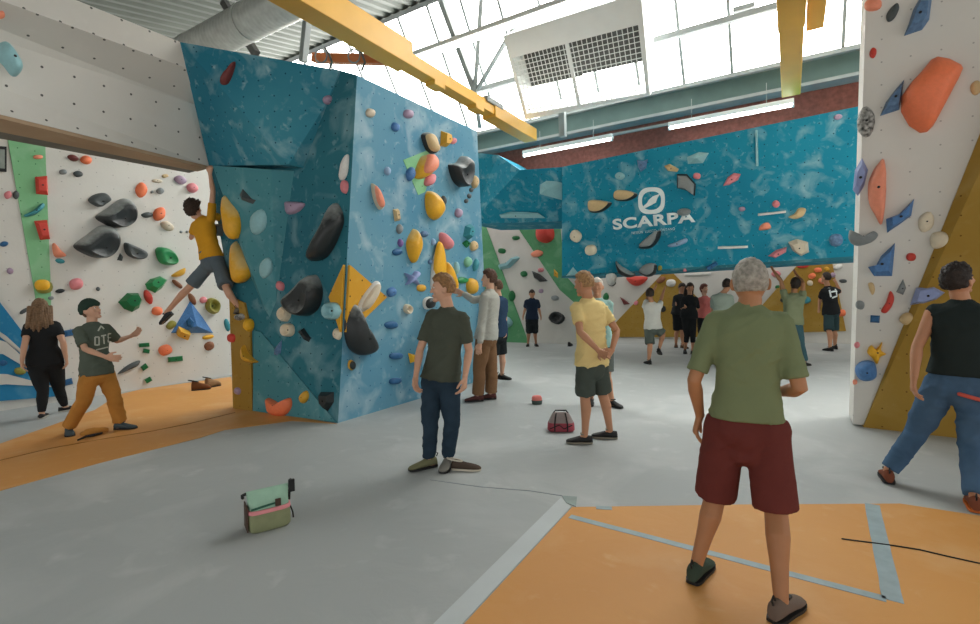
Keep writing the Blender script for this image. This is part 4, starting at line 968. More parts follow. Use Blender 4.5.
for j in range(40):
    a_ = 2*pi*j/40; cx_, sy_ = cos(a_), sin(a_); sq = lambda v, e: math.copysign(abs(v)**e, v)
    out.append(emb(651.6+13.4*sq(cx_, .72), 200.6-.05*13*cx_-13.4*sq(sy_, .72))); inn.append(emb(651.6+9.6*sq(cx_, .85), 200.6-.05*9*cx_-9.2*sq(sy_, .85)))
mb = MB(); N_ = 40; vs = out+inn+[q-n*.009 for q in out]+[q-n*.009 for q in inn]
mb.add(vs, [f for j in range(N_) for f in ((j, (j+1) % N_, (j+1) % N_+N_, j+N_), (j+2*N_, j+3*N_, (j+1) % N_+3*N_, (j+1) % N_+2*N_), (j, j+2*N_, (j+1) % N_+2*N_, (j+1) % N_), (j+N_, (j+1) % N_+N_, (j+1) % N_+3*N_, j+3*N_))])
mb.build('emblem_ring', WHITEPAINT, lg, sm=0)
sw = [(643, 206.5), (647, 203), (649, 199.5), (653, 196.2), (660.5, 193.5), (657.5, 198), (656, 202.5), (651.5, 205), (645, 208.2)]
MB().slab([emb(*q) for q in sw], n*-.009).build('emblem_swoosh', WHITEPAINT, lg, sm=0)
# prints on two shirts
def print_on(F_, ob, strokes, material, name, w=2.0):
    me = ob.data; wl = world_loc(ob); bt = BVHTree.FromPolygons([v.co+wl for v in me.vertices], [tuple(p_.vertices) for p_ in me.polygons])
    mb = MB()
    for st_ in strokes:
        pts = []
        for (x0, y0), (x1, y1) in zip(st_, st_[1:]):
            for i in range(5):
                t = i/4; d_ = ray(x0+(x1-x0)*t, y0+(y1-y0)*t).normalized(); h_ = bt.ray_cast(CAM, d_)
                if h_[0] is not None: pts.append((h_[0], h_[1] if h_[1].dot(d_) < 0 else -h_[1]))
        pts = [p_ for i, p_ in enumerate(pts) if i == 0 or (p_[0]-pts[i-1][0]).length > 1e-4]
        if len(pts) < 2: continue
        wv = w/490*pts[0][0].y/2; rows = []
        for i, (p_, n_) in enumerate(pts):
            t = (pts[min(i+1, len(pts)-1)][0]-pts[max(i-1, 0)][0]).normalized(); s_ = t.cross(n_).normalized()*wv
            rows.append((p_+s_+n_*.003, p_-s_+n_*.003, p_-s_-n_*.004, p_+s_-n_*.004))
        mb.loft(rows)
    if mb.v: mb.build(name, material, ob, sm=0)
print_on(*BLACKTEE, [[(829, 288), (831, 297)], [(831, 292), (836, 291), (837, 296), (832, 298)], [(835, 289), (837, 292)]], WHITEPAINT, 'back_print', 1.6)
print_on(*BEAN, [[(95, 337), (99, 337), (99, 345), (95, 345), (95, 337)], [(101, 336), (106, 335)], [(103.5, 336), (104, 344)], [(108, 334), (108, 342), (111, 341.5)], [(108, 338), (111, 337.5)], [(108, 334), (111, 333.5)], [(98, 331), (101, 326), (104, 329)], [(96, 350), (108, 347)]], mat('faded_print', '#b9bdb3', .9), 'chest_print', 1.3)
# ------------------------------------------------------------------ climbing holds: each bolted where the photo shows it, with its own outline, bulge and colour
bv[0] = bvh_of(WALLS)
def cr(pts, m=4):
    n = len(pts); out = []
    for i in range(n):
        p0, p1, p2, p3 = pts[i-1], pts[i], pts[(i+1) % n], pts[(i+2) % n]
        for j in range(m):
            t = j/m; out.append(tuple(.5*(2*p1[a]+(p2[a]-p0[a])*t+(2*p0[a]-5*p1[a]+4*p2[a]-p3[a])*t*t+(3*p1[a]-p0[a]-3*p2[a]+p3[a])*t**3) for a in (0, 1)))
    return out
GRP = ['climbing holds']
HOLDS = []
def hold(pts, col, label, kind='dome', h=None, ref=None, peak=(0, 0), grip=None, name='climbing_hold', cat='hold', bolt=True, solid=False, top=None):
    cx = sum(p[0] for p in pts)/len(pts); cy = sum(p[1] for p in pts)/len(pts)
    p, n = hit(*(ref or (cx, cy))); pl = (p, n)
    if kind in ('dome', 'ring', 'lip') and len(pts) < 14: pts = cr(pts, 4)
    q = [ON(pl, *xy) for xy in pts]; c = sum(q, V((0, 0, 0)))/len(q)
    u = n.cross(UZ); u = u.normalized() if u.length > .1 else V((1, 0, 0)); w_ = n.cross(u)
    us = [(x-c).dot(u) for x in q]; ws = [(x-c).dot(w_) for x in q]; ext = min(max(us)-min(us), max(ws)-min(ws)); big = max(max(us)-min(us), max(ws)-min(ws))
    if h is None: h = min(.2, .42*ext) if kind != 'facet' else min(.16, .38*ext)
    pk = ON(pl, cx+peak[0], cy+peak[1])-c
    sd = random.random()*40
    def rg(s, z, k=0.0): return [c+(x-c)*s+pk*k+n*z for x in q]
    mb = MB()
    if kind == 'dome':
        rings = [rg(1, -.01), rg(1.0, .004)]
        for t in (.18, .36, .54, .70, .84, .95): rings.append(rg(max(.02, cos(t*pi/2)**.75), h*sin(t*pi/2), t))
        mb.loft(rings)
        for i, v_ in enumerate(mb.v):
            z = (v_-c).dot(n)
            if z > .01: mb.v[i] = v_+n*(noise.noise(v_*(1.6/max(.05, ext))+V((sd, 0, 0)))*h*.16)
    elif kind == 'lip':      # half-moon pod: steep lower belly, hollowed upper face
        rings = [rg(1, -.01), rg(1.0, .01), rg(.97, h*.45, .1), rg(.86, h*.86, .35), rg(.70, h, .55), rg(.5, h*.93, .7), rg(.25, h*.86, .8), rg(.05, h*.84, .8)]
        mb.loft(rings)
    elif kind == 'ring':
        mb.loft([rg(1, -.01), rg(1, .004), rg(.94, h*.7), rg(.78, h), rg(.60, h*.9), rg(.46, h*.45), rg(.36, h*.2), rg(.1, h*.15)])
    elif kind == 'facet':
        mb.loft([rg(1, -.01), rg(1, .006), rg(.62, h, .6), rg(.3, h*1.03, .7)])
    elif kind == 'pyr':
        mb.loft([rg(1, -.01), rg(1, .006), rg(.03, h, 1)])
    elif kind == 'bar':
        mb.loft([rg(1, -.01), rg(1, h*.6), rg(.82, h)])
    loc = c
    ob = mb.build(name, hcol(col) if isinstance(col, str) else col, origin=loc, sm=50 if kind in ('dome', 'lip', 'ring') else 18)
    tag(ob, label, cat, GRP[0])
    if kind in ('lip', 'dome') and big > .3 and col in ('black', 'yellow'): ob.data.materials[0] = TOPLIGHT_CHALK if col == 'black' else TOPLIGHT_CHALK_Y
    if grip:
        gb = MB(); k = peak
        pk2 = pk; 
        gb.loft([[c+(x-c)*s+pk2*.9+n*z for x in q] for s, z in ((.86, h*.42), (.80, h*.80), (.60, h*1.08), (.1, h*1.14))])
        g_ = gb.build('grip', hcol(grip), ob, sm=50); g_['label'] = grip+' grip face'
    if bolt and big > .10 and kind != 'pyr':
        b0 = c+pk*.75+n*(h*(.80 if kind == 'dome' else .86 if kind == 'lip' else .15 if kind == 'ring' else .98)); r = min(.014, .04*big)
        MB().tube([b0-n*.02, b0+n*(h*.17 if kind == 'dome' else .012)], r, 8, rounded=False).build('bolt', BLACK, ob)
    if solid: WALLS.append(ob)
    HOLDS.append(ob)
    return ob
def E_(cx, cy, rx, ry, ang=0, n=14):
    a0 = radians(ang); out = []
    for j in range(n):
        a = 2*pi*j/n; x = cos(a)*rx; y = sin(a)*ry*(1+.12*cos(a*2+cx)); out.append((cx+x*cos(a0)-y*sin(a0), cy+x*sin(a0)+y*cos(a0)))
    return out
def H(cx, cy, rx, ry, ang, col, label, **k): return hold(E_(cx, cy, rx, ry, ang), col, label, **k)
def R_(cx, cy, rx, ry, ang, col, label, **k):
    a0 = radians(ang); return hold([(cx+x*cos(a0)-y*sin(a0), cy+x*sin(a0)+y*cos(a0)) for x, y in ((-rx, -ry), (rx, -ry), (rx, ry), (-rx, ry))], col, label, kind=k.pop('kind', 'bar'), **k)

# --- white wall behind the bridge
GRP[0] = 'holds on the white wall behind the bridge'
hold([(190, 301), (176, 325), (171, 333), (213, 333), (203, 318)], 'blue', 'blue triangular volume low on the white wall under the hanging climber', 'pyr', h=.16, peak=(2, 4), name='triangle_volume', cat='volume', solid=True)
bv[0] = bvh_of(WALLS)
hold([(35, 177), (47, 176), (48, 195), (36, 194)], 'red', 'upper red ribbed block on the green stripe', 'facet')
hold([(34, 221), (47, 220), (50, 239), (40, 240)], 'red', 'lower red wedge on the green stripe, tapering downwards', 'facet')
H(38, 157, 5, 2.4, 0, 'coral', 'small coral crimp near the top of the green stripe')
H(8, 195, 4, 4, 0, 'pink', 'small pink hold left of the green stripe beside a dark twin'.replace(' left of', ' just off'))
H(16, 195, 3.5, 4, 0, 'dgrey', 'small dark hold touching a pink one off the green stripe')
hold([(24, 215), (34, 210), (42, 203), (44, 207), (36, 214), (27, 217)], 'teal', 'crooked teal hold between the two red blocks on the green stripe')
H(4, 244, 4.5, 2.6, -15, 'dblue', 'small dark blue hold at the edge of the white wall beyond the green stripe')
H(10, 271, 3.5, 3, 0, 'mauve', 'little mauve hold above the sunburst tip')
hold([(52, 247), (54, 243), (60, 250), (66, 256), (55, 257)], 'coral', 'coral wedge beside the foot of the green stripe')
H(60, 261, 5, 2.3, 10, 'teal', 'small grey-teal crimp just below a coral wedge')
H(44, 287, 9, 7.5, 0, 'olive', 'round yellow and black ball at the bottom of the green stripe', grip='yellow', peak=(-3, -2))
H(60, 291, 5, 2, -8, 'black', 'flat black crimp beside the yellow and black ball')
H(76, 284, 7, 6.5, 0, 'pink', 'round pink ball above the green beanie')
H(24, 311, 5, 2.2, -35, 'dgrey', 'slim dark hold behind the long-haired woman at the sunburst edge')
H(51, 298, 3, 2, 0, 'grey', 'tiny grey foothold under the yellow and black ball')
H(98, 289, 2.2, 2, 0, 'dgrey', 'tiny dark foothold between the pink ball and the big green hold')
H(73, 158, 6, 3, 15, 'maroon', 'dark maroon hold just under the bridge beside an orange one')
H(86, 160, 6, 4.2, 0, 'orange', 'orange hold just under the bridge beside a maroon one')
H(63, 172, 4, 3, 0, 'grey', 'small grey hold under the maroon one by the bridge')
H(78, 174, 5, 3, 10, 'dgrey', 'small dark hold under the orange one by the bridge')
hold([(88, 201), (93, 195), (104, 193), (110, 199), (104, 204), (98, 207)], 'dgrey', 'smaller charcoal pod above the two big half-moons', 'lip', peak=(2, 3))
hold([(95, 217), (107, 208), (120, 199), (128, 200), (133, 209), (132, 219), (124, 226), (114, 228), (104, 224)], 'black', 'upper of two big charcoal half-moon pods on the white wall', 'lip', peak=(4, 7), h=.24)
hold([(73, 246), (85, 236), (99, 226), (110, 227), (116, 236), (114, 247), (107, 255), (97, 258), (84, 254)], 'black', 'lower of two big charcoal half-moon pods on the white wall', 'lip', peak=(4, 8), h=.26)
hold([(124, 243), (132, 245), (146, 252), (145, 258), (136, 259), (126, 254)], 'dgrey', 'charcoal wedge to the side below the half-moon pods', 'lip', peak=(0, 3))
hold([(117, 260), (120, 253), (123, 257), (122, 261)], 'dgrey', 'tiny dark spike below the half-moon pods', 'pyr')
H(141, 190, 6, 7, 0, 'orange', 'upper orange knob on the white wall near the climber')
H(159, 214, 6, 7, 20, 'orange', 'lower orange knob on the white wall near the climber')
H(147, 215, 6, 2.6, 0, 'dgrey', 'slim charcoal oval beside the lower orange knob')
H(160, 191, 4, 3, 0, 'grey', 'small grey hold beside the upper orange knob')
H(152, 192, 1.6, 1.6, 0, 'grey', 'tiny grey foothold touching the upper orange knob')
H(157, 181, 5.5, 2, 5, 'beige', 'flat beige crimp high under the bridge')
H(165, 176, 3.5, 1.8, 0, 'tan', 'tiny tan crimp high under the bridge')
H(180, 180, 6.5, 4, 15, 'mauve', 'grey-mauve pebble under the bridge near the climbing hand')
H(192, 188, 6, 4.5, 15, 'pink', 'pale pink pebble under the bridge near the climbing hand')
H(167, 226, 7.5, 4, 25, 'beige', 'pinkish beige oval beside the curly head of the climber')
hold([(155, 251), (159, 247), (170, 250), (176, 260), (172, 265), (160, 263)], 'green', 'topmost green pod, with a hollow, near the climber shorts', 'lip', peak=(3, 3))
hold([(145, 284), (150, 279), (160, 276), (167, 280), (162, 288), (155, 293), (147, 289)], 'green', 'middle green pod between two others on the white wall', 'facet', peak=(0, -2))
hold([(118, 302), (127, 293), (138, 293), (142, 300), (139, 308), (132, 312), (124, 309)], 'dgreen', 'lowest and darkest green pod on the white wall', 'facet', peak=(0, -2))
H(148, 297, 4, 7, -22, 'red', 'pinkish red teardrop beside the middle green pod')
H(157, 311, 5.5, 5, 0, 'orange', 'orange knob beside the trailing shoe of the climber')
hold([(171, 276), (176, 272), (185, 268), (184, 274), (177, 277)], 'gold', 'small gold crimp under the topmost green pod')
H(177, 284, 6.5, 2.3, 42, 'brown', 'slim brown hold at the climber trailing knee')
H(192, 299, 3, 6, -28, 'brown', 'brown finger-shaped hold on the tip of the blue triangle')
H(203, 300, 3.6, 3.2, 0, 'pink', 'small pink knob above the blue triangle')
hold(E_(212, 306, 7, 8), 'olive', 'olive ring-shaped hold beside the blue triangle', 'ring')
hold([(186, 321), (190, 317), (195, 322), (192, 328), (187, 326)], 'dblue', 'dark blue hold in the middle of the blue triangle', 'facet')
H(171, 325, 5.5, 4, -30, 'olive', 'olive hold at the corner of the blue triangle')
R_(183, 332, 6, 3.4, 22, 'gold', 'gold block under the blue triangle')
H(208, 337, 6, 2.4, -8, 'yellow', 'yellow crimp under the far corner of the blue triangle')
H(209, 346, 5, 4.6, 0, 'brown', 'brown knob lowest under the blue triangle')
H(165, 350, 7, 5.6, 0, 'orange', 'flat orange disc low on the white wall')
R_(175, 359, 7.2, 2.5, -6, 'dgreen', 'dark bar hold just under the orange disc')
R_(144, 345, 5, 2, -4, 'dgreen', 'upper of the dark little bars beside the orange disc')
R_(146, 351, 3, 2, 10, 'dgreen', 'second dark little bar, under the upper one beside the orange disc')
R_(144, 367, 3, 2.4, -35, 'dgreen', 'dark little block below the bars by the orange disc')
R_(148, 380, 3, 2.2, -30, 'dgreen', 'lowest dark little block near the orange mat')
hold([(118, 373), (126, 366), (136, 361), (140, 361), (137, 366), (128, 370), (119, 374)], 'dgrey', 'long dark tapering hold beside the tan trousers')
R_(69, 333, 4.5, 3.2, -10, 'dblue', 'blue block between the woman in black and the beanie wearer', kind='facet')
R_(68, 382, 4.5, 3, -15, 'dblue', 'blue block low by the tan trouser leg', kind='facet')
H(20, 371, 6, 4, 8, 'olive', 'olive yellow hold below the hand of the woman in black')
H(3, 363, 4.5, 2.6, 0, 'dblue', 'dark blue hold on the cyan sunburst')
R_(220, 230, 3.5, 6, 5, 'dgrey', 'dark block behind the climber at the tower edge', kind='facet')
H(218, 217, 3, 4, 0, 'yellow', 'small yellow hold behind the climber shoulder')
H(227, 325, 2.6, 7, -15, 'teal', 'slim teal hold beside the ochre corner of the tower')
for x, y in ((181, 232), (187, 232), (194, 229)): H(x, y, 1.5, 1.4, 0, 'grey', 'tiny grey screw-on foothold beside the mustard T-shirt', bolt=False)

# --- white bridge
GRP[0] = 'holds on the white bridge'
hold([(0, 43), (6, 47), (15, 58), (20, 70), (17, 76), (11, 75), (4, 66), (-4, 56)], 'pteal', 'pale green horn on the white bridge', h=.16, ref=(8, 60))
H(1, 15, 4, 4, 0, 'coral', 'coral hold at the top of the white bridge', ref=(2, 16))

# --- front of the tower
GRP[0] = 'holds on the front of the blue tower'
hold([(224, 196), (231, 203), (239, 214), (241, 228), (238, 238), (231, 236), (226, 222)], 'yellow', 'upper yellow teardrop on the tower edge beside the climber', peak=(2, 8))
hold([(236, 241), (243, 252), (251, 264), (252, 274), (245, 282), (238, 280), (235, 262)], 'yellow', 'lower yellow teardrop on the tower edge beside the climber', peak=(2, 8))
hold([(240, 195), (243, 189), (253, 200), (256, 200), (253, 204), (242, 200)], 'dgrey', 'dark pointed hold on the pale hanging prism', 'pyr')
H(259, 222, 8, 13, 5, 'pteal', 'pale teal bulge in the middle of the hanging prism', h=.07, bolt=False)
H(266, 268, 6, 10, 8, 'pteal', 'pale teal bulge near the tip of the hanging prism', h=.05, bolt=False)
hold([(285, 203), (293, 202), (304, 203), (304, 207), (297, 213), (288, 214)], 'mauve', 'pinkish grey pebble beside the hanging prism')
H(281, 286, 3.6, 5, -10, 'pink', 'small pale pink hold above the two beige rings')
hold([(336, 203), (342, 210), (344, 222), (340, 235), (334, 248), (326, 258), (315, 261), (310, 257), (315, 246), (323, 232), (331, 215)], 'black', 'long black horn standing upright on the tower front', peak=(3, 6), h=.22)
hold([(289, 300), (301, 288), (314, 275), (320, 280), (323, 293), (319, 308), (308, 316), (296, 311)], 'black', 'black half-moon pod below the upright horn', 'lip', peak=(2, 6), h=.22)
hold(E_(286, 314, 5.4, 7), 'cream', 'upper of two cream ring holds on the tower front', 'ring')
hold(E_(289, 330, 6, 7.5), 'cream', 'lower of two cream ring holds on the tower front', 'ring')
hold([(300, 330), (304, 328), (311, 338), (309, 342)], 'black', 'short black bar slanting beside the lower cream ring', 'facet')
hold([(274, 356), (276, 347), (282, 340), (281, 352), (279, 357)], 'slate', 'slate spike below the cream rings', 'pyr')
hold(E_(333, 311, 8, 10), 'pteal', 'pale teal ring hold near the yellow diamond', 'ring')
H(338, 334, 4, 6, 0, 'cream', 'cream knob at the tower edge below the yellow diamond')
hold([(268, 398), (274, 400), (280, 403), (286, 400), (291, 398), (292, 406), (287, 414), (279, 416), (271, 412), (268, 405)], 'orange', 'big orange smile-shaped hold at the foot of the tower', h=.12)
H(305, 397, 4, 6, 20, 'gold', 'small gold drop beside the big orange smile hold')
hold([(321, 392), (334, 392), (334, 402), (328, 411), (322, 404)], 'black', 'black wedge near the floor at the tower edge', 'facet')
hold([(243, 352), (245, 345), (248, 352), (254, 359), (258, 362), (252, 363), (246, 360)], 'gold', 'gold hook on the ochre corner of the tower')
H(249, 325, 6, 6, 0, 'yellow', 'round yellow knob above the ochre corner')
H(240, 317, 5, 3.6, 0, SPECK, 'black and white speckled hold under the climber foot')
H(232, 338, 3.5, 5, 0, 'red', 'red hold on the edge of the ochre corner', ref=(235, 338))
H(238, 391, 3, 4, 0, 'mauve', 'small mauve hold low on the ochre corner')
H(345, 187, 3.6, 7.5, 4, 'pink', 'pink oval at the upper tower edge', ref=(343, 187))
hold([(340, 178), (344, 160), (349, 155), (348, 172), (344, 180)], 'white', 'long pale hold at the upper tower edge above a pink oval', ref=(343, 170))
H(328, 100, 5, 4.6, 0, 'mauve', 'mauve knob high on the tower front')
hold([(221, 84), (224, 76), (230, 70), (236, 62), (233, 74), (228, 84)], 'maroon', 'maroon flame-shaped hold high on the jutting turquoise panel')

# --- long blue side of the tower
GRP[0] = 'holds on the long blue side of the tower'
H(370, 113, 4.5, 5, 0, 'beige', 'beige knob nearest the tower corner along the top'.replace('nearest', 'next to'))
H(395, 127, 4, 5, 0, 'blue', 'round blue knob high on the blue side, below a mauve one')
H(408, 114, 5, 5, 0, 'mauve', 'mauve knob at the top edge of the blue side')
H(387, 171, 3, 4, 0, 'pblue', 'small pale blue knob beside the green painted patch')
hold([(421, 135), (429, 133), (434, 145), (436, 152), (431, 154), (425, 149)], 'black', 'black and tan oblong hold high on the blue side', grip='tan')
hold([(441, 131), (448, 133), (450, 141), (446, 147), (440, 146)], 'gold', 'gold hold high on the blue side with a pink one beside it', 'facet')
H(453, 141, 3, 3.4, 0, 'pink', 'small pink knob touching the high gold hold')
hold([(448, 165), (455, 163), (461, 156), (467, 160), (467, 172), (463, 184), (459, 187), (452, 180)], 'black', 'big black shield-shaped hold near the far end of the blue side', 'lip', peak=(0, 6), h=.2)
H(410, 174, 4, 7, 0, 'blue', 'blue drop beside the yellow holds on the green painted patch')
hold([(414, 176), (420, 158), (427, 156), (431, 163), (430, 173), (421, 179)], 'yellow', 'yellow and peach hold on the green painted patch', grip='coral', peak=(2, -3))
H(429, 180, 4.6, 7, 30, 'pink', 'pink hold just under the yellow and peach one')
hold([(426, 192), (433, 193), (440, 203), (441, 212), (435, 220), (428, 216), (425, 205)], 'yellow', 'smooth round yellow pod below the green painted patch', h=.16)
H(443, 201, 2.6, 5, 0, 'dgrey', 'small dark hold beside the round yellow pod')
hold([(406, 243), (410, 233), (414, 229), (418, 240), (418, 251), (413, 263), (408, 256)], 'yellow', 'pointed yellow spindle in the middle of the blue side', h=.14)
hold([(371, 184), (375, 187), (380, 199), (382, 208), (378, 209), (373, 199)], 'beige', 'long beige rib near the tower corner', grip='coral')
R_(396, 215, 2.4, 6, -8, 'tan', 'tan bar above a short column of small holds', kind='facet')
H(399, 229, 3, 4.6, 0, 'grey', 'grey knob in the short column under the tan bar')
H(400, 243, 2.6, 4, 0, 'purple', 'purple knob in the short column above a dark blue one')
H(397, 252, 5, 3.6, 0, 'dblue', 'dark blue hold at the foot of the short column')
hold([(439, 234), (443, 233), (451, 242), (451, 248), (446, 249), (440, 242)], 'pink', 'fat pink capsule on the blue side')
hold([(431, 290), (432, 262), (437, 249), (442, 262), (443, 290)], 'white', 'tall white spike with yellow tip behind the young man', 'dome', h=.1, grip='yellow', peak=(0, -12))
hold([(443, 292), (445, 268), (447, 262), (453, 273), (457, 290)], 'yellow', 'yellow spike beside the tall white one', 'dome', h=.1)
hold([(351, 304), (356, 306), (359, 316), (367, 330), (373, 345), (366, 352), (354, 353), (346, 343), (344, 322)], 'black', 'big black horn curving down from the yellow diamond', peak=(2, 10), h=.22)
hold([(357, 309), (362, 297), (374, 282), (379, 283), (376, 293), (366, 309), (360, 312)], 'white', 'white and black bar lying across the yellow diamond', grip='beige', h=.1)
H(351, 365, 3.4, 5.6, 0, 'gold', 'small gold and black hold under the big black horn', grip='black')
H(391, 292, 4.6, 5, 0, 'blue', 'blue knob beyond the point of the yellow diamond')
hold(E_(407, 309, 4, 5), 'cream', 'small cream ring hold on the lower blue side', 'ring')
H(391, 325, 7, 4, 5, 'dblue', 'upper of three dark blue slopers on the lower blue side')
H(396, 356, 7, 3.8, 0, 'dblue', 'middle of three dark blue slopers on the lower blue side')
H(395, 381, 6.4, 3.6, -12, 'dblue', 'lowest of three dark blue slopers near the floor')
hold([(408, 353), (415, 355), (417, 361), (410, 363)], 'yellow', 'small yellow wedge beside the forearm of the young man', 'facet')
hold([(404, 273), (410, 276), (415, 271), (419, 273), (414, 279), (418, 285), (411, 282), (405, 285), (408, 279)], 'lav', 'lavender star-shaped hold on the blue side')
H(421, 288, 4.6, 4, 0, 'gold', 'small gold hold below the lavender star')
H(428, 303, 5.6, 7, 0, 'white', 'black and white hold at the shoulder of the young man', grip='black')
H(424, 234, 4, 3, 0, 'slate', 'slate crimp beside the fat pink capsule')
H(433, 242, 2, 4, 0, 'pblue', 'pale blue nub between the slate crimp and the pink capsule')
H(458, 213, 3.4, 5, 10, 'mauve', 'mauve hold on the far part of the blue side')
H(466, 201, 2, 2.4, 0, 'dgrey', 'lowest of a chain of dark nubs on the far blue side')
H(469, 196, 2, 2.4, 0, 'dgrey', 'middle of a chain of dark nubs on the far blue side')
H(471, 190, 2, 2.4, 0, 'dgrey', 'topmost of a chain of dark nubs on the far blue side')
H(474, 182, 3, 6, 0, 'tan', 'tan hold at the far vertical edge of the blue side')
hold([(463, 236), (465, 226), (470, 224), (472, 232), (468, 240)], 'teal', 'angular teal hold near the far edge, topmost of several greens', 'facet')
hold([(462, 243), (466, 240), (470, 243), (466, 248)], 'dgreen', 'angular dark green hold under a teal one at the far edge', 'facet')
H(473, 246, 3.6, 5, 0, 'tan', 'tan knob at the far edge beside the greens')
H(467, 262, 3.4, 5, 0, 'lgreen', 'pale green knob under the tan one at the far edge')
H(475, 265, 2.4, 6, 12, 'teal', 'slim teal hold above the head in the grey sweater')
hold([(457, 280), (461, 277), (468, 279), (466, 283), (459, 283)], 'green', 'green crimp above the reaching hand in the grey sweater')
H(471, 286, 5, 9, 0, 'gold', 'gold oval in front of the face of the man in the grey sweater')
H(456, 268, 2.4, 6, 0, 'pteal', 'pale teal rib between the yellow spike and the greens')
H(430, 262, 2.4, 2.4, 0, 'slate', 'little slate foothold behind the young man')

# --- turquoise overhang
GRP[0] = 'holds on the turquoise overhang'
hold([(588, 203), (592, 200), (606, 201), (612, 204), (602, 212), (590, 212)], 'black', 'lower of two tan and black teardrops beside the round emblem', grip='tan', peak=(-1, -1))
hold([(614, 193), (619, 190), (630, 191), (638, 195), (628, 201), (615, 200)], 'black', 'upper of two tan and black teardrops beside the round emblem', grip='tan', peak=(-1, -1))
H(620, 176, 5, 3.6, 0, 'pteal', 'pale pebble above the two teardrops')
hold([(637, 160), (643, 161), (648, 159), (646, 168), (641, 172), (638, 167)], 'slate', 'dark angular hold high above the round emblem', 'facet')
hold([(664, 166), (670, 164), (679, 169), (677, 172), (668, 171)], 'tan', 'tan and dark flake high above the black diamond', 'facet')
hold([(677, 174), (687, 174), (696, 184), (695, 196), (686, 190), (677, 188)], 'black', 'black diamond block with a grey handle', 'facet', grip='grey')
H(697, 176, 3.8, 3.6, 0, 'pink', 'pink knob beside the black diamond block')
hold([(687, 157), (699, 152), (709, 153), (703, 163), (688, 164)], 'pteal', 'pale triangular shard at the top of the overhang', 'pyr', h=.12)
hold([(723, 186), (728, 177), (734, 173), (741, 174), (738, 180), (729, 185)], 'pink', 'big rose flake high on the overhang', 'facet')
H(576, 236, 6, 6, 0, 'cream', 'upper cream ball at the near end of the overhang'.replace('near', 'first'))
H(591, 250, 6, 6, 0, 'cream', 'lower cream ball at the first end of the overhang')
hold([(639, 247), (648, 238), (660, 230), (660, 238), (653, 247), (644, 249)], 'black', 'black half-moon right under the white lettering'.replace(' right', ' just'), grip='grey', peak=(-1, -2))
H(684, 212, 7, 4, -8, 'grey', 'grey hold overlapping the last letters', h=.12)
hold([(668, 245), (676, 242), (686, 238), (687, 242), (678, 246), (670, 247)], 'pblue', 'pale blue wing-shaped hold below the lettering')
hold([(616, 261), (620, 265), (630, 271), (636, 275), (628, 277), (619, 272)], 'black', 'black banana hold at the lip of the overhang', 'dome', h=.2)
hold([(639, 272), (646, 265), (656, 264), (656, 273), (648, 277)], 'black', 'black half-moon at the lip of the overhang with pale face', grip='grey', peak=(-1, -2))
H(611, 276, 5.5, 2.2, 0, 'white', 'white crimp on the lip of the overhang above the yellow T-shirt')
hold([(566, 276), (573, 267), (580, 275)], 'pteal', 'pale teal pyramid at the lip of the overhang', 'pyr', h=.15, ref=(573, 273))
hold([(706, 267), (716, 261), (718, 264), (709, 270)], 'dblue', 'dark blue bar slanting near the lip', 'bar', h=.1)
H(776, 204, 4, 3.4, 0, 'pink', 'small pink hold above the white ledge')
H(742, 209, 3.4, 2.6, 0, 'mauve', 'small mauve hold under the rose flake')
hold([(760, 226), (764, 223), (769, 223), (771, 228), (764, 230), (759, 230)], 'coral', 'coral and pink double knob below the white ledge')
hold([(788, 217), (794, 214), (799, 208), (806, 209), (803, 216), (795, 219)], 'tan', 'tan flake at the end of the white ledge')
hold([(768, 256), (776, 250), (787, 247), (786, 252), (775, 258)], 'pink', 'long pink bar near the lip above the reaching arm', 'facet', h=.12)
hold([(788, 242), (797, 239), (808, 242), (809, 252), (801, 256), (793, 251)], 'beige', 'beige slab volume beside the long pink bar', 'facet', h=.12)
H(836, 240, 7, 7, 0, 'slate', 'slate ball near the pillar end of the overhang')
H(838, 117, 4.6, 2.6, -10, 'mauve', 'small mauve hold in the top corner by the pillar')
H(685, 270, 2, 2, 0, 'pink', 'tiny pink nub at the lip beside a white edge')
H(660, 268, 2.2, 3, 0, 'olive', 'tiny olive nub beside the lip half-moon')
for (x0, y0, x1, y1, lb) in ((684, 274.5, 711, 273.5, 'white wooden edge at the lip of the overhang'), (718, 247.5, 748, 246.5, 'white wooden edge above the grey head'), (758, 214.5, 786, 211.5, 'white wooden ledge between pink and tan holds')):
    hold([(x0, y0-1), (x1, y1-1), (x1, y1+1), (x0, y0+1)], 'white', lb, 'bar', h=.06, bolt=False)
hold([(538, 183), (546, 178), (562, 183), (562, 200), (540, 194)], 'pteal', 'pale shard on the turquoise box beside the overhang', 'pyr', h=.1)
hold([(497, 214), (510, 211), (538, 213), (545, 218), (500, 218)], 'pteal', 'long pale ledge at the bottom of the turquoise box', 'facet', h=.1)

hold([(755.5, 130), (757.5, 130), (758.5, 166), (756, 166)], 'pteal', 'upright pale edge strip near the top of the overhang', 'bar', h=.05, bolt=False)
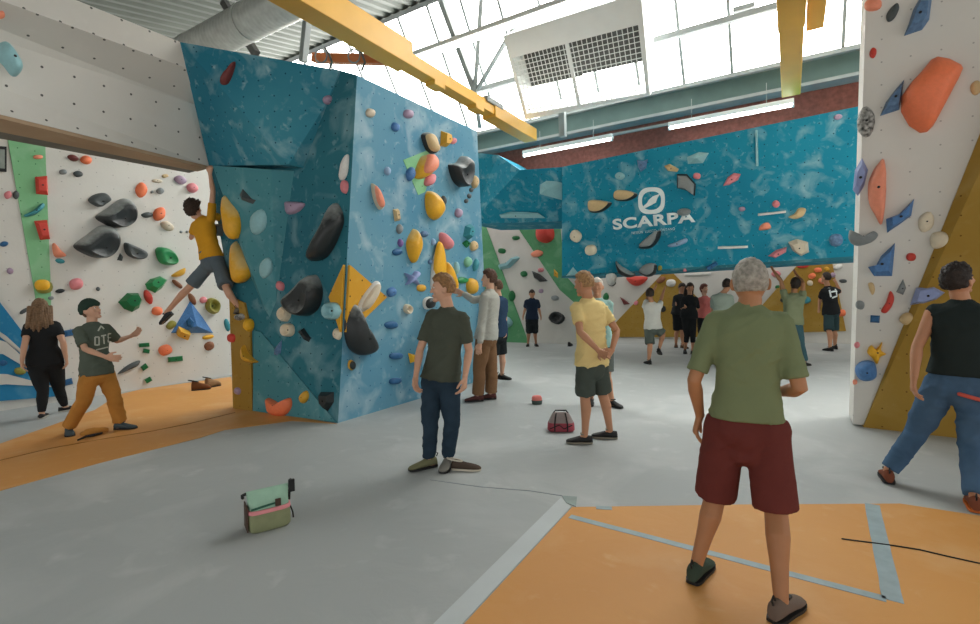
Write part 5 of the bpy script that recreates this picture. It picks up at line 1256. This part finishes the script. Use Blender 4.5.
# --- far pale slab
GRP[0] = 'holds on the far pale slab'
hold([(537, 228), (545, 225), (553, 228), (554, 238), (547, 243), (538, 240)], 'red', 'big red-orange ball under the turquoise box', 'dome', h=.3)
hold([(531, 254), (537, 250), (543, 252), (541, 256), (534, 257)], 'coral', 'coral hold below the red-orange ball')
H(516, 238, 4, 2.4, 0, 'dgreen', 'dark green crimp at the top of the far slab')
H(502, 251, 4, 3, 0, 'dgreen', 'dark green hold on the pale part of the far slab')
hold([(498, 266), (507, 265), (517, 256), (520, 258), (510, 268), (500, 270)], 'pteal', 'long pale teal volume on the far slab', 'facet', h=.2)
H(524, 274, 3.6, 3, 15, 'dgreen', 'dark green knob beside the pale teal volume')
hold([(532, 271), (540, 274), (548, 281), (540, 282), (534, 278)], 'black', 'black wedge in the middle of the far slab', 'facet')
H(512, 296, 3.6, 5, 0, 'dgreen', 'dark green oval above the far person in navy')
hold(E_(557, 318, 8, 6), 'black', 'black ring hold beside the far person in navy', 'ring', h=.12)
H(555, 298, 4, 2.6, 10, 'grey', 'grey crimp above the black ring')
H(541, 291, 2.4, 2.4, 0, 'mauve', 'mauve nub beside the head of the far person in navy')
hold([(554, 269), (558, 273), (558, 278), (554, 276)], 'gold', 'gold and black hold at the edge of the far slab', 'facet')
H(541, 270, 3, 2.4, 0, 'pink', 'little pink hold above the black wedge')
H(507, 322, 6, 5, 20, 'pteal', 'pale teal bulge on the green corner of the far slab')

# --- cave under the overhang
GRP[0] = 'holds in the cave under the overhang'
hold([(627, 277), (647, 277), (644, 283), (637, 286), (631, 284)], 'red', 'red dome hanging under the overhang in the cave', 'dome', h=.25)
hold([(620, 297), (624, 299), (630, 304), (624, 305)], 'maroon', 'maroon wedge on the pale cave wall', 'facet')
CV = [(606, 297, 3, 4, 'dgreen', 'dark green hold in the cave beside the yellow T-shirt'), (612, 283, 4, 3, 'dgrey', 'dark hold high in the cave above the yellow T-shirt shoulder'), (636, 303, 2.4, 2, 'pink', 'pink nub beside the maroon cave wedge'),
      (671, 283, 5, 4, 'white', 'white knob high in the cave beside the raised hands'), (661, 280, 5, 3, 'brown', 'brown hold high in the cave above the white T-shirt'), (663, 309, 3, 3, 'black', 'black nub on the first ochre facet'),
      (776, 274, 5, 3, 'pink', 'pink hold high in the cave beside the raised arm'), (778, 287, 3, 2, 'dgreen', 'dark crimp in the cave under the raised arm'), (806, 300, 5, 3.6, 'teal', 'teal hold on the ochre facet at the khaki elbow'),
      (803, 266, 6, 2.4, 'red', 'red crimp high in the cave under the lip'), (812, 276, 4, 3, 'orange', 'orange hold high on the second ochre facet'), (822, 281, 4, 3, 'coral', 'coral hold above the shoulder of the black T-shirt'),
      (810, 283, 3, 3, 'cream', 'cream hold on the second ochre facet'), (838, 267, 5, 2.4, 'white', 'white crimp under the lip near the pillar'), (843, 281, 4, 2, 'dgrey', 'dark crimp near the pillar in the cave'),
      (842, 313, 4, 4, 'orange', 'orange hold low in the cave near the pillar'), (818, 270, 4, 2.6, 'orange', 'orange crimp above the black T-shirt head'), (783, 300, 3, 2.4, 'black', 'black nub behind the khaki T-shirt'), (797, 278, 3, 3, 'tan', 'tan hold behind the khaki T-shirt head'),
      (827, 269, 3, 2, 'gold', 'gold nub under the lip above the black T-shirt'), (833, 275, 3, 2.4, 'mauve', 'mauve nub beside the black T-shirt head')]
for x, y, rx, ry, c_, lb in CV: H(x, y, rx, ry, random.uniform(-25, 25), c_, lb)

# --- pillar wall
GRP[0] = 'holds on the white pillar wall'
hold([(936, 58), (948, 60), (960, 66), (962, 70), (958, 79), (946, 102), (933, 126), (927, 132), (920, 133), (909, 126), (901, 112), (901, 97), (910, 84), (922, 71), (930, 61)], 'orange', 'huge orange slab hold high on the white pillar wall', 'dome', h=.2, peak=(3, -3))
hold([(904, 36), (909, 23), (913, 10), (920, -2), (932, -3), (929, 20), (922, 30)], 'slate', 'slate blue shard at the top of the pillar wall', 'facet')
hold([(880, 116), (886, 102), (896, 89), (904, 80), (902, 95), (899, 110)], 'slate', 'slate blue shard beside the huge orange slab', 'facet')
hold([(886, 16), (890, 9), (897, 3), (899, 9), (894, 19), (888, 22)], 'dgrey', 'grey hook-shaped hold at the top of the pillar wall')
H(873, 5, 9, 7, -15, 'coral', 'coral hold in the top corner of the pillar wall')
H(873, 53, 3.4, 6, 15, 'red', 'small red oval on the upper pillar wall')
H(866, 122, 9, 16, 8, SPECK, 'black and white speckled oval on the pillar edge', ref=(868, 122))
hold([(853, 190), (855, 170), (862, 158), (868, 170), (864, 186), (858, 196)], 'lav', 'lavender shard on the pillar edge', 'facet', ref=(862, 178))
hold([(868, 185), (872, 173), (877, 165), (884, 160), (886, 190), (882, 224), (875, 215), (869, 203)], 'coral', 'tall coral flame-shaped hold on the pillar wall', h=.15)
hold([(887, 233), (886, 219), (899, 214), (914, 199), (911, 216), (900, 224)], 'blue', 'blue bent shard beside the tall coral flame', 'facet')
hold([(849, 240), (850, 230), (857, 236), (866, 236), (873, 231), (878, 235), (872, 242), (857, 246)], 'grey', 'grey swoosh hold wrapping the pillar edge', ref=(864, 240))
hold([(868, 267), (875, 268), (881, 256), (895, 243), (892, 276), (874, 276)], 'blue', 'largest blue pyramid shard in the middle of the pillar wall', 'facet')
H(911, 257, 5, 4.6, 0, 'red', 'small red knob beside the blue pyramid shard')
H(926, 222, 8, 10, 15, 'cream', 'cream bulge on the pillar wall near the ochre facet')
hold([(868, 284), (873, 283), (875, 290), (872, 295)], 'tan', 'small tan hold on the middle of the pillar wall')
hold([(896, 292), (903, 279), (906, 288), (903, 295)], 'grey', 'white and grey pointed hold beside the ochre facet', 'facet')
hold([(881, 311), (886, 302), (890, 291), (894, 297), (892, 306), (886, 313)], 'red', 'red drop-shaped hold on the lower pillar wall')
H(860, 305, 4.6, 5, 0, 'grey', 'grey knob near the pillar edge')
R_(875, 319, 4.6, 3.6, 3, 'dblue', 'small dark blue block on the lower pillar wall', kind='facet')
H(857, 345, 3, 3, 0, 'pink', 'tiny pink nub low on the pillar edge')
hold([(867, 352), (871, 345), (876, 349), (882, 342), (881, 350), (886, 354), (880, 357), (877, 364), (872, 358)], 'yellow', 'yellow flower-shaped hold low on the pillar wall')
hold([(855, 368), (862, 361), (874, 362), (876, 376), (867, 381), (858, 378)], 'blue', 'round blue ball low on the pillar wall', h=.16)
H(855, 382, 2.4, 3, 0, 'coral', 'tiny coral nub below the round blue ball')
H(976, 88, 6, 7, 0, 'tan', 'tan knob at the top of the pillar wall beyond the huge orange slab')
GRP[0] = 'holds on the ochre facet'
hold([(930, 240), (933, 233), (945, 232), (957, 239), (958, 247), (945, 250), (933, 248)], 'cream', 'big cream sloper on the ochre facet')
hold([(968, 260), (974, 248), (984, 241), (990, 262), (976, 264)], 'cream', 'cream sloper beside the dark-haired head')
hold([(910, 305), (916, 288), (935, 285), (948, 292), (938, 300), (922, 305)], 'lav', 'lavender blue slab volume beside the black sleeveless top', 'facet', h=.12)
H(908, 319, 9, 6, 0, 'tan', 'tan sloper on the edge of the ochre facet')
# ------------------------------------------------------------------ light: daylight from the roof glazing, the lamps, even world fill added through ends left unbuilt
w = bpy.data.worlds.new('world'); scene.world = w; w.use_nodes = True
bg = w.node_tree.nodes['Background']; bg.inputs['Color'].default_value = (1, .985, .95, 1); bg.inputs['Strength'].default_value = 1.0
vs_ = scene.view_settings; vs_.view_transform = 'Standard'; vs_.look = 'None'; vs_.gamma = 1; vs_.exposure = 0.36; vs_.use_curve_mapping = False
scene.cycles.use_denoising = True
scene.cycles.max_bounces = 8; scene.cycles.diffuse_bounces = 5; scene.cycles.sample_clamp_indirect = 4
